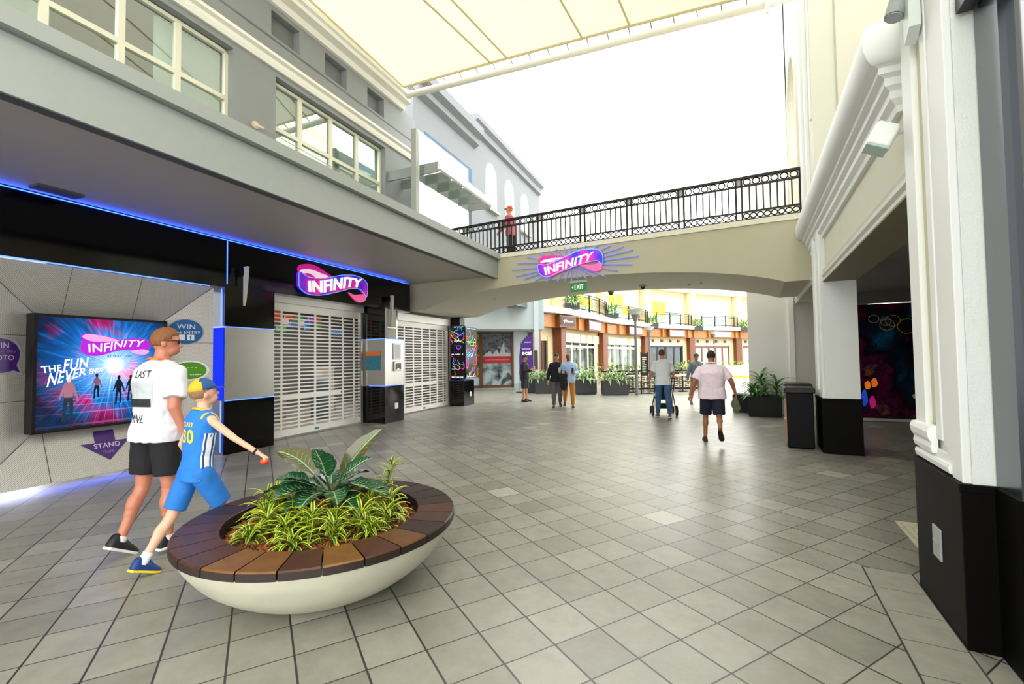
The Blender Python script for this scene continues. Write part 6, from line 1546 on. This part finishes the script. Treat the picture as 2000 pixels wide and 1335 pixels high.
for y0, y1, c_ in ((-.055, .055, 'e6e8ea'), (-.045, -.030, '16407a'), (.02, .035, '16407a')):
    q = MB(); n = 14
    q.add([T((.26, y0+(y1-y0)*i/3, .86+(1.30-.86)*j/n)) for j in range(n+1) for i in range(4)], [(j*4+i, j*4+i+1, (j+1)*4+i+1, (j+1)*4+i) for j in range(n) for i in range(3)], True)
    o = person_part(q, 'side_stripe', mat('stripe_'+c_, c_, .8), recalc=False); s_ = o.modifiers.new('wrap', 'SHRINKWRAP'); s_.target = HU['shirt']; s_.wrap_method = 'PROJECT'; s_.use_project_x = True; s_.use_project_y = False; s_.use_negative_direction = True; s_.use_positive_direction = True; s_.offset = .003 if c_[0] == 'e' else .006; s_.project_limit = .25
hp, d2, nrm, sd = HU['hands'][1]; RW = HU['root'].matrix_world
MW = Matrix.Translation(HU['root'].location) @ Matrix.Rotation(HU['root'].rotation_euler[2], 4, 'Z')
q = MB(); q.ell((0, 0, 0), .034, .03, .026, 14, 10); o = q.build('orange_ball', mat('orange_toy', 'd8481c', .5, var=.2, vscale=40), origin=(0, 0, 0), smooth=True); o.location = MW @ (hp+nrm*.006); tag(o, 'small orange ball held in the boy\'s outstretched right hand', 'ball')
wr = HU['arms'][1][2]; q = MB(); q.tube([wr-d2*.02+(sd*cos(2*pi*i/16)+nrm*sin(2*pi*i/16))*.028*k for i in range(16)], .008, 6, raw=True, close=True); person_part(q, 'wristband', mat('band_black', '101012', .6), smooth=True)

# 3. man in white T-shirt and jeans with a pushchair
human('man in plain white T-shirt and blue jeans pushing a black pushchair away', (3.87, 11.75), 78, 1.80, 'b07a58',
      dict(legs=[(12, 6, 3, 0), (-8, 14, 3, 14)], arms=[((-.30, .10, -.9), (-.05, .95, -.25), (0, 0, -1), .9), ((.30, .10, -.9), (.05, .95, -.25), (0, 0, -1), .9)], lean=4, hyaw=-14, hpitch=-8, girth=1.05, shoulder=1.05),
      dict(hair='4a3020', top=dict(col='d6d9de', sleeve='short', hem=.85, loose=1.16, name='t_shirt'), bottom=dict(col='33597f', len=1.95, wide=1.05, name='jeans', var=.35, vs=7), shoe=dict(col='4a4a4a', sole='e6e6e2')), .010)
st_ = thing('pushchair', (4.12, 12.5, 0), 'black pushchair with grey wheels in front of the man in jeans', 'pushchair', rz=R(-12))
def sc_(m, nm, mt, **kw): return m.build(nm, mt, st_, local=True, **kw)
FB = mat('pushchair_fabric', '101116', .8); FM = mat('pushchair_metal', '26282c', .4, metal=.6)
for x in (-.30, .30):
    for y, r in ((-.28, .14), (.42, .10)):
        q = MB(); q.tube([(x-.025, y, r), (x+.025, y, r)], [r, r], 20, raw=True); w_ = sc_(q, 'wheel', mat('tyre', '1a1a1c', .8), bevel=.008)
        q = MB(); q.tube([(x-.028, y, r), (x+.028, y, r)], r*.6, 14, raw=True); q.build('wheel_hub', mat('hub_grey', '5c5f62', .4), w_, local=True)
q = MB()
for x in (-.24, .24):
    q.tube([(x, -.55, 1.02), (x, -.38, .85), (x, .1, .45), (x*1.15, .42, .12)], .014, 8, raw=True); q.tube([(x, -.05, .62), (x*1.15, -.28, .14)], .014, 8, raw=True)
q.tube([(-.24, -.55, 1.02), (.24, -.55, 1.02)], .018, 8, raw=True); sc_(q, 'frame', FM)
q = MB(); q.loft([[(-.2, -.05, .45), (.2, -.05, .45), (.2, .0, .40), (-.2, .0, .40)], [(-.2, .35, .48), (.2, .35, .48), (.2, .35, .42), (-.2, .35, .42)]], True, True); sc_(q, 'seat', FB)
q = MB(); q.loft([[(-.2, -.02, .42), (.2, -.02, .42), (.2, -.06, .42), (-.2, -.06, .42)], [(-.2, -.22, .98), (.2, -.22, .98), (.2, -.26, .98), (-.2, -.26, .98)]], True, True); sc_(q, 'seat_back', FB)
q = MB()
n = 10; rs = [[(-.21, -.24+.40*(1-cos(t*pi/2/n)), .90+.17*sin(t*pi/2/n)+.0), (.21, -.24+.40*(1-cos(t*pi/2/n)), .90+.17*sin(t*pi/2/n)), (.19, -.22+.38*(1-cos(t*pi/2/n)), .88+.16*sin(t*pi/2/n)), (-.19, -.22+.38*(1-cos(t*pi/2/n)), .88+.16*sin(t*pi/2/n))] for t in range(n+1)]
q.loft(rs, True, True); sc_(q, 'hood', FB)
q = MB(); q.box(-.2, .2, -.22, .2, .18, .30); sc_(q, 'basket', FB, bevel=.02)

# 4. man in pale pink shirt
human('stout man in pale pink shirt and navy shorts walking away holding a folded map', (3.70, 8.48), 66, 1.73, '9a6242',
      dict(legs=[(8, 6, 4, 0), (-16, 42, 3, 48)], arms=[((-.40, -.12, -.9), (-.30, .10, -.95), (1, 0, 0), .5), ((.50, .05, -.85), (.25, .30, -.9), (-1, 0, 0), .9)], lean=1, hyaw=4, girth=1.32, belly=.06, leg=1.12, arm=1.15, shoulder=1.14),
      dict(hair='1c120c', hairstyle='bald', top=dict(col='e0cfd8', sleeve='short', hem=.84, loose=1.16), bottom=dict(col='0c1026', len=.92, wide=1.18), shoe=dict(col='3a2014', sole='1c120c', high=0)), .009)
q = MB(); q.tube([HU['T']((.08*cos(2*pi*i/18), .07*sin(2*pi*i/18)-.012, 1.515-.02*sin(2*pi*i/18))) for i in range(18)], .017*HU['k'], 6, raw=True, close=True); person_part(q, 'collar', mat('cloth_e0cfd8', 'e0cfd8', .85), smooth=True)
MW = Matrix.Translation(HU['root'].location) @ Matrix.Rotation(HU['root'].rotation_euler[2], 4, 'Z'); hp = MW @ HU['hands'][1][0]
q = MB(); q.loft([[hp+V3(p) for p in r] for r in (((-.03, -.012, .03), (.03, -.012, .03), (.03, .012, .03), (-.03, .012, .03)), ((-.09, -.008, -.09), (.06, -.03, -.10), (.06, .0, -.10), (-.09, .008, -.09)), ((-.04, -.01, -.22), (.09, -.02, -.17), (.09, .01, -.17), (-.04, .01, -.22)), ((.01, -.004, -.27), (.03, -.006, -.26), (.03, .004, -.26), (.01, .004, -.27)))], True, True)
tag(q.build('folded_map', mat('map_olive', '5f604c', .6, var=.3, vscale=25)), 'folded olive map hanging from right hand of man in pink', 'map')
# 5. man with cap facing us beyond him
human('man in grey denim jacket, beige shorts and dark cap walking towards us', (5.95, 14.75), 262, 1.70, 'a06a48',
      dict(legs=[(14, 8, 2, 0), (-10, 22, 2, 22)], arms=[((-.35, .25, -.85), (.55, .75, .45), (0, 1, 0), .6), ((.30, -.05, -.95), (.15, .25, -.95), (-1, 0, 0), .4)], lean=2, hyaw=6),
      dict(hair='1c140e', cap=('2c2c2e', '2c2c2e'), top=dict(col='5d6670', sleeve='long', hem=.84, loose=1.18, name='jacket'), bottom=dict(col='a08a68', len=.95, wide=1.12), shoe=dict(col='3a3a3c', sole='8a8a88')), .010)
# 6. man with dark jacket, cap and phone
human('man in dark jacket, grey trousers and cap looking at phone, left of the pair', (1.42, 14.6), 268, 1.76, 'b98868',
      dict(legs=[(-8, 30, 2, 30), (14, 8, 2, 0)], arms=[((-.25, .15, -.95), (.55, .80, .10), (0, .3, 1), .8), ((.28, -.02, -.95), (.1, .2, -.95), (-1, 0, 0), .5)], lean=3, hpitch=-8, girth=1.08, shoulder=1.08),
      dict(hair='2a2018', cap=('2a2624', '2a2624'), top=dict(col='15131a', sleeve='long', hem=.86, loose=1.2, name='jacket'), bottom=dict(col='5c565a', len=1.95, wide=1.12, name='trousers'), shoe=dict(col='2c2c30', sole='8a8680')), .010)
MW = Matrix.Translation(HU['root'].location) @ Matrix.Rotation(HU['root'].rotation_euler[2], 4, 'Z'); hp = MW @ (HU['hands'][0][0]+V3((0, .02, .02)))
q = MB(); q.box(hp.x-.035, hp.x+.035, hp.y-.006, hp.y+.006, hp.z-.01, hp.z+.12); tag(q.build('phone', mat('phone_pale', 'b9bcc4', .3), bevel=.003), 'pale phone in right hand of man in dark jacket', 'phone')
# 7. man in pale blue shirt and mustard trousers
human('man in light blue shirt and mustard trousers reading a phone, right of the pair', (1.78, 14.45), 266, 1.76, '7a4c34',
      dict(legs=[(12, 6, 2, 0), (-10, 30, 2, 30)], arms=[((-.28, .12, -.95), (.45, .85, .05), (0, .3, 1), .8), ((.32, .05, -.92), (-.45, .75, .15), (0, 0, -1), .6)], lean=3, hpitch=-20, girth=1.08, shoulder=1.06),
      dict(hair='2a1a12', hairstyle='bald', top=dict(col='a8c2e0', sleeve='long', hem=.84, loose=1.2), bottom=dict(col='b8741c', len=1.94, wide=1.06, name='trousers'), shoe=dict(col='3a2a20', sole='d8d4cc', high=0)), .010)
MW = Matrix.Translation(HU['root'].location) @ Matrix.Rotation(HU['root'].rotation_euler[2], 4, 'Z'); hp = MW @ (HU['hands'][0][0]+V3((0, .02, .02)))
q = MB(); q.box(hp.x-.035, hp.x+.035, hp.y-.006, hp.y+.006, hp.z-.01, hp.z+.12); tag(q.build('phone', mat('phone_dark', '14141a', .3), bevel=.003), 'dark phone in hand of man in light blue shirt', 'phone')
e, w = MW @ HU['arms'][1][1], MW @ HU['arms'][1][2]
q = MB(); mid = e.lerp(w, .55); rs = []
for z, hw, hd, dx in ((.06, .10, .06, 0), (.02, .15, .075, .0), (-.10, .15, .07, .02), (-.28, .13, .055, .03), (-.45, .11, .045, .04), (-.55, .07, .03, .05)):
    rs.append([mid+V3((dx+hw*cos(2*pi*i/14), hd*sin(2*pi*i/14), z)) for i in range(14)])
q.loft(rs, True, True); o = q.build('folded_jacket', mat('jacket_black', '121318', .8)); rem(o, .012, 3, (.04, .09)); tag(o, 'black jacket draped over left arm of man in light blue', 'jacket')
# 8. standing man drinking
human('man in black jacket, dark shorts and cap standing with a drink by the banner', (.45, 16.7), 338, 1.74, 'b47a54',
      dict(legs=[(2, 2, 3, 0), (0, 2, 4, 0)], arms=[((-.25, .25, -.9), (.45, .85, .35), (1, 0, 0), .8), ((.2, .25, -.9), (-.35, .9, .30), (-1, 0, 0), .9)], lean=1, hpitch=-4, hyaw=-8, girth=1.08),
      dict(hair='1c1410', cap=('17140f', '17140f'), top=dict(col='15161a', sleeve='long', hem=.86, loose=1.18, name='jacket'), bottom=dict(col='1e2233', len=.98, wide=1.22), shoe=dict(col='17150f', sole='2a2824')), .010)
MW = Matrix.Translation(HU['root'].location) @ Matrix.Rotation(HU['root'].rotation_euler[2], 4, 'Z'); hp = MW @ ((HU['hands'][0][0]+HU['hands'][1][0])/2)
q = MB(); q.cyl((hp.x, hp.y), .036, hp.z-.05, hp.z+.09, 14, .044); o = q.build('drink_cup', mat('cup_pink', 'c8707c', .4)); q = MB(); q.tube([(hp.x, hp.y, hp.z+.09), (hp.x-.01, hp.y, hp.z+.17)], .004, 5, raw=True); q.build('straw', mat('straw_white', 'e8e0e0', .4), o); tag(o, 'pink drink cup held by the man standing near banner', 'cup')
# 9. person with red cap on the bridge
bp9 = BF.P(-6.78, -.75, 4.22)
human('person in red cap and red checked shirt standing on the footbridge', (bp9.x, bp9.y, 4.22), 158, 1.64, 'c98a64',
      dict(legs=[(3, 2, 2, 0), (-3, 4, 2, 0)], arms=[((-.1, .35, -.9), (.1, .75, -.6), (1, 0, 0), .5), ((.15, -.05, -.98), (.0, .15, -.98), (-1, 0, 0), .4)], lean=4, hpitch=-14, girth=1.05),
      dict(hair='b8743a', cap=('e0281c', 'e0281c', '1c1412'), top=dict(col='a8505c', sleeve='long', hem=.84, loose=1.2, name='checked_shirt'), bottom=dict(col='14181c', len=1.95, wide=1.1, name='trousers'), shoe=dict(col='17171a', sole='2a2a2a')), .010)
q = MB(BF); q.box(-10.4, .9, -2.6, -.3, 4.19, 4.222); struct(q.build('floor_bridge', TAUPE))
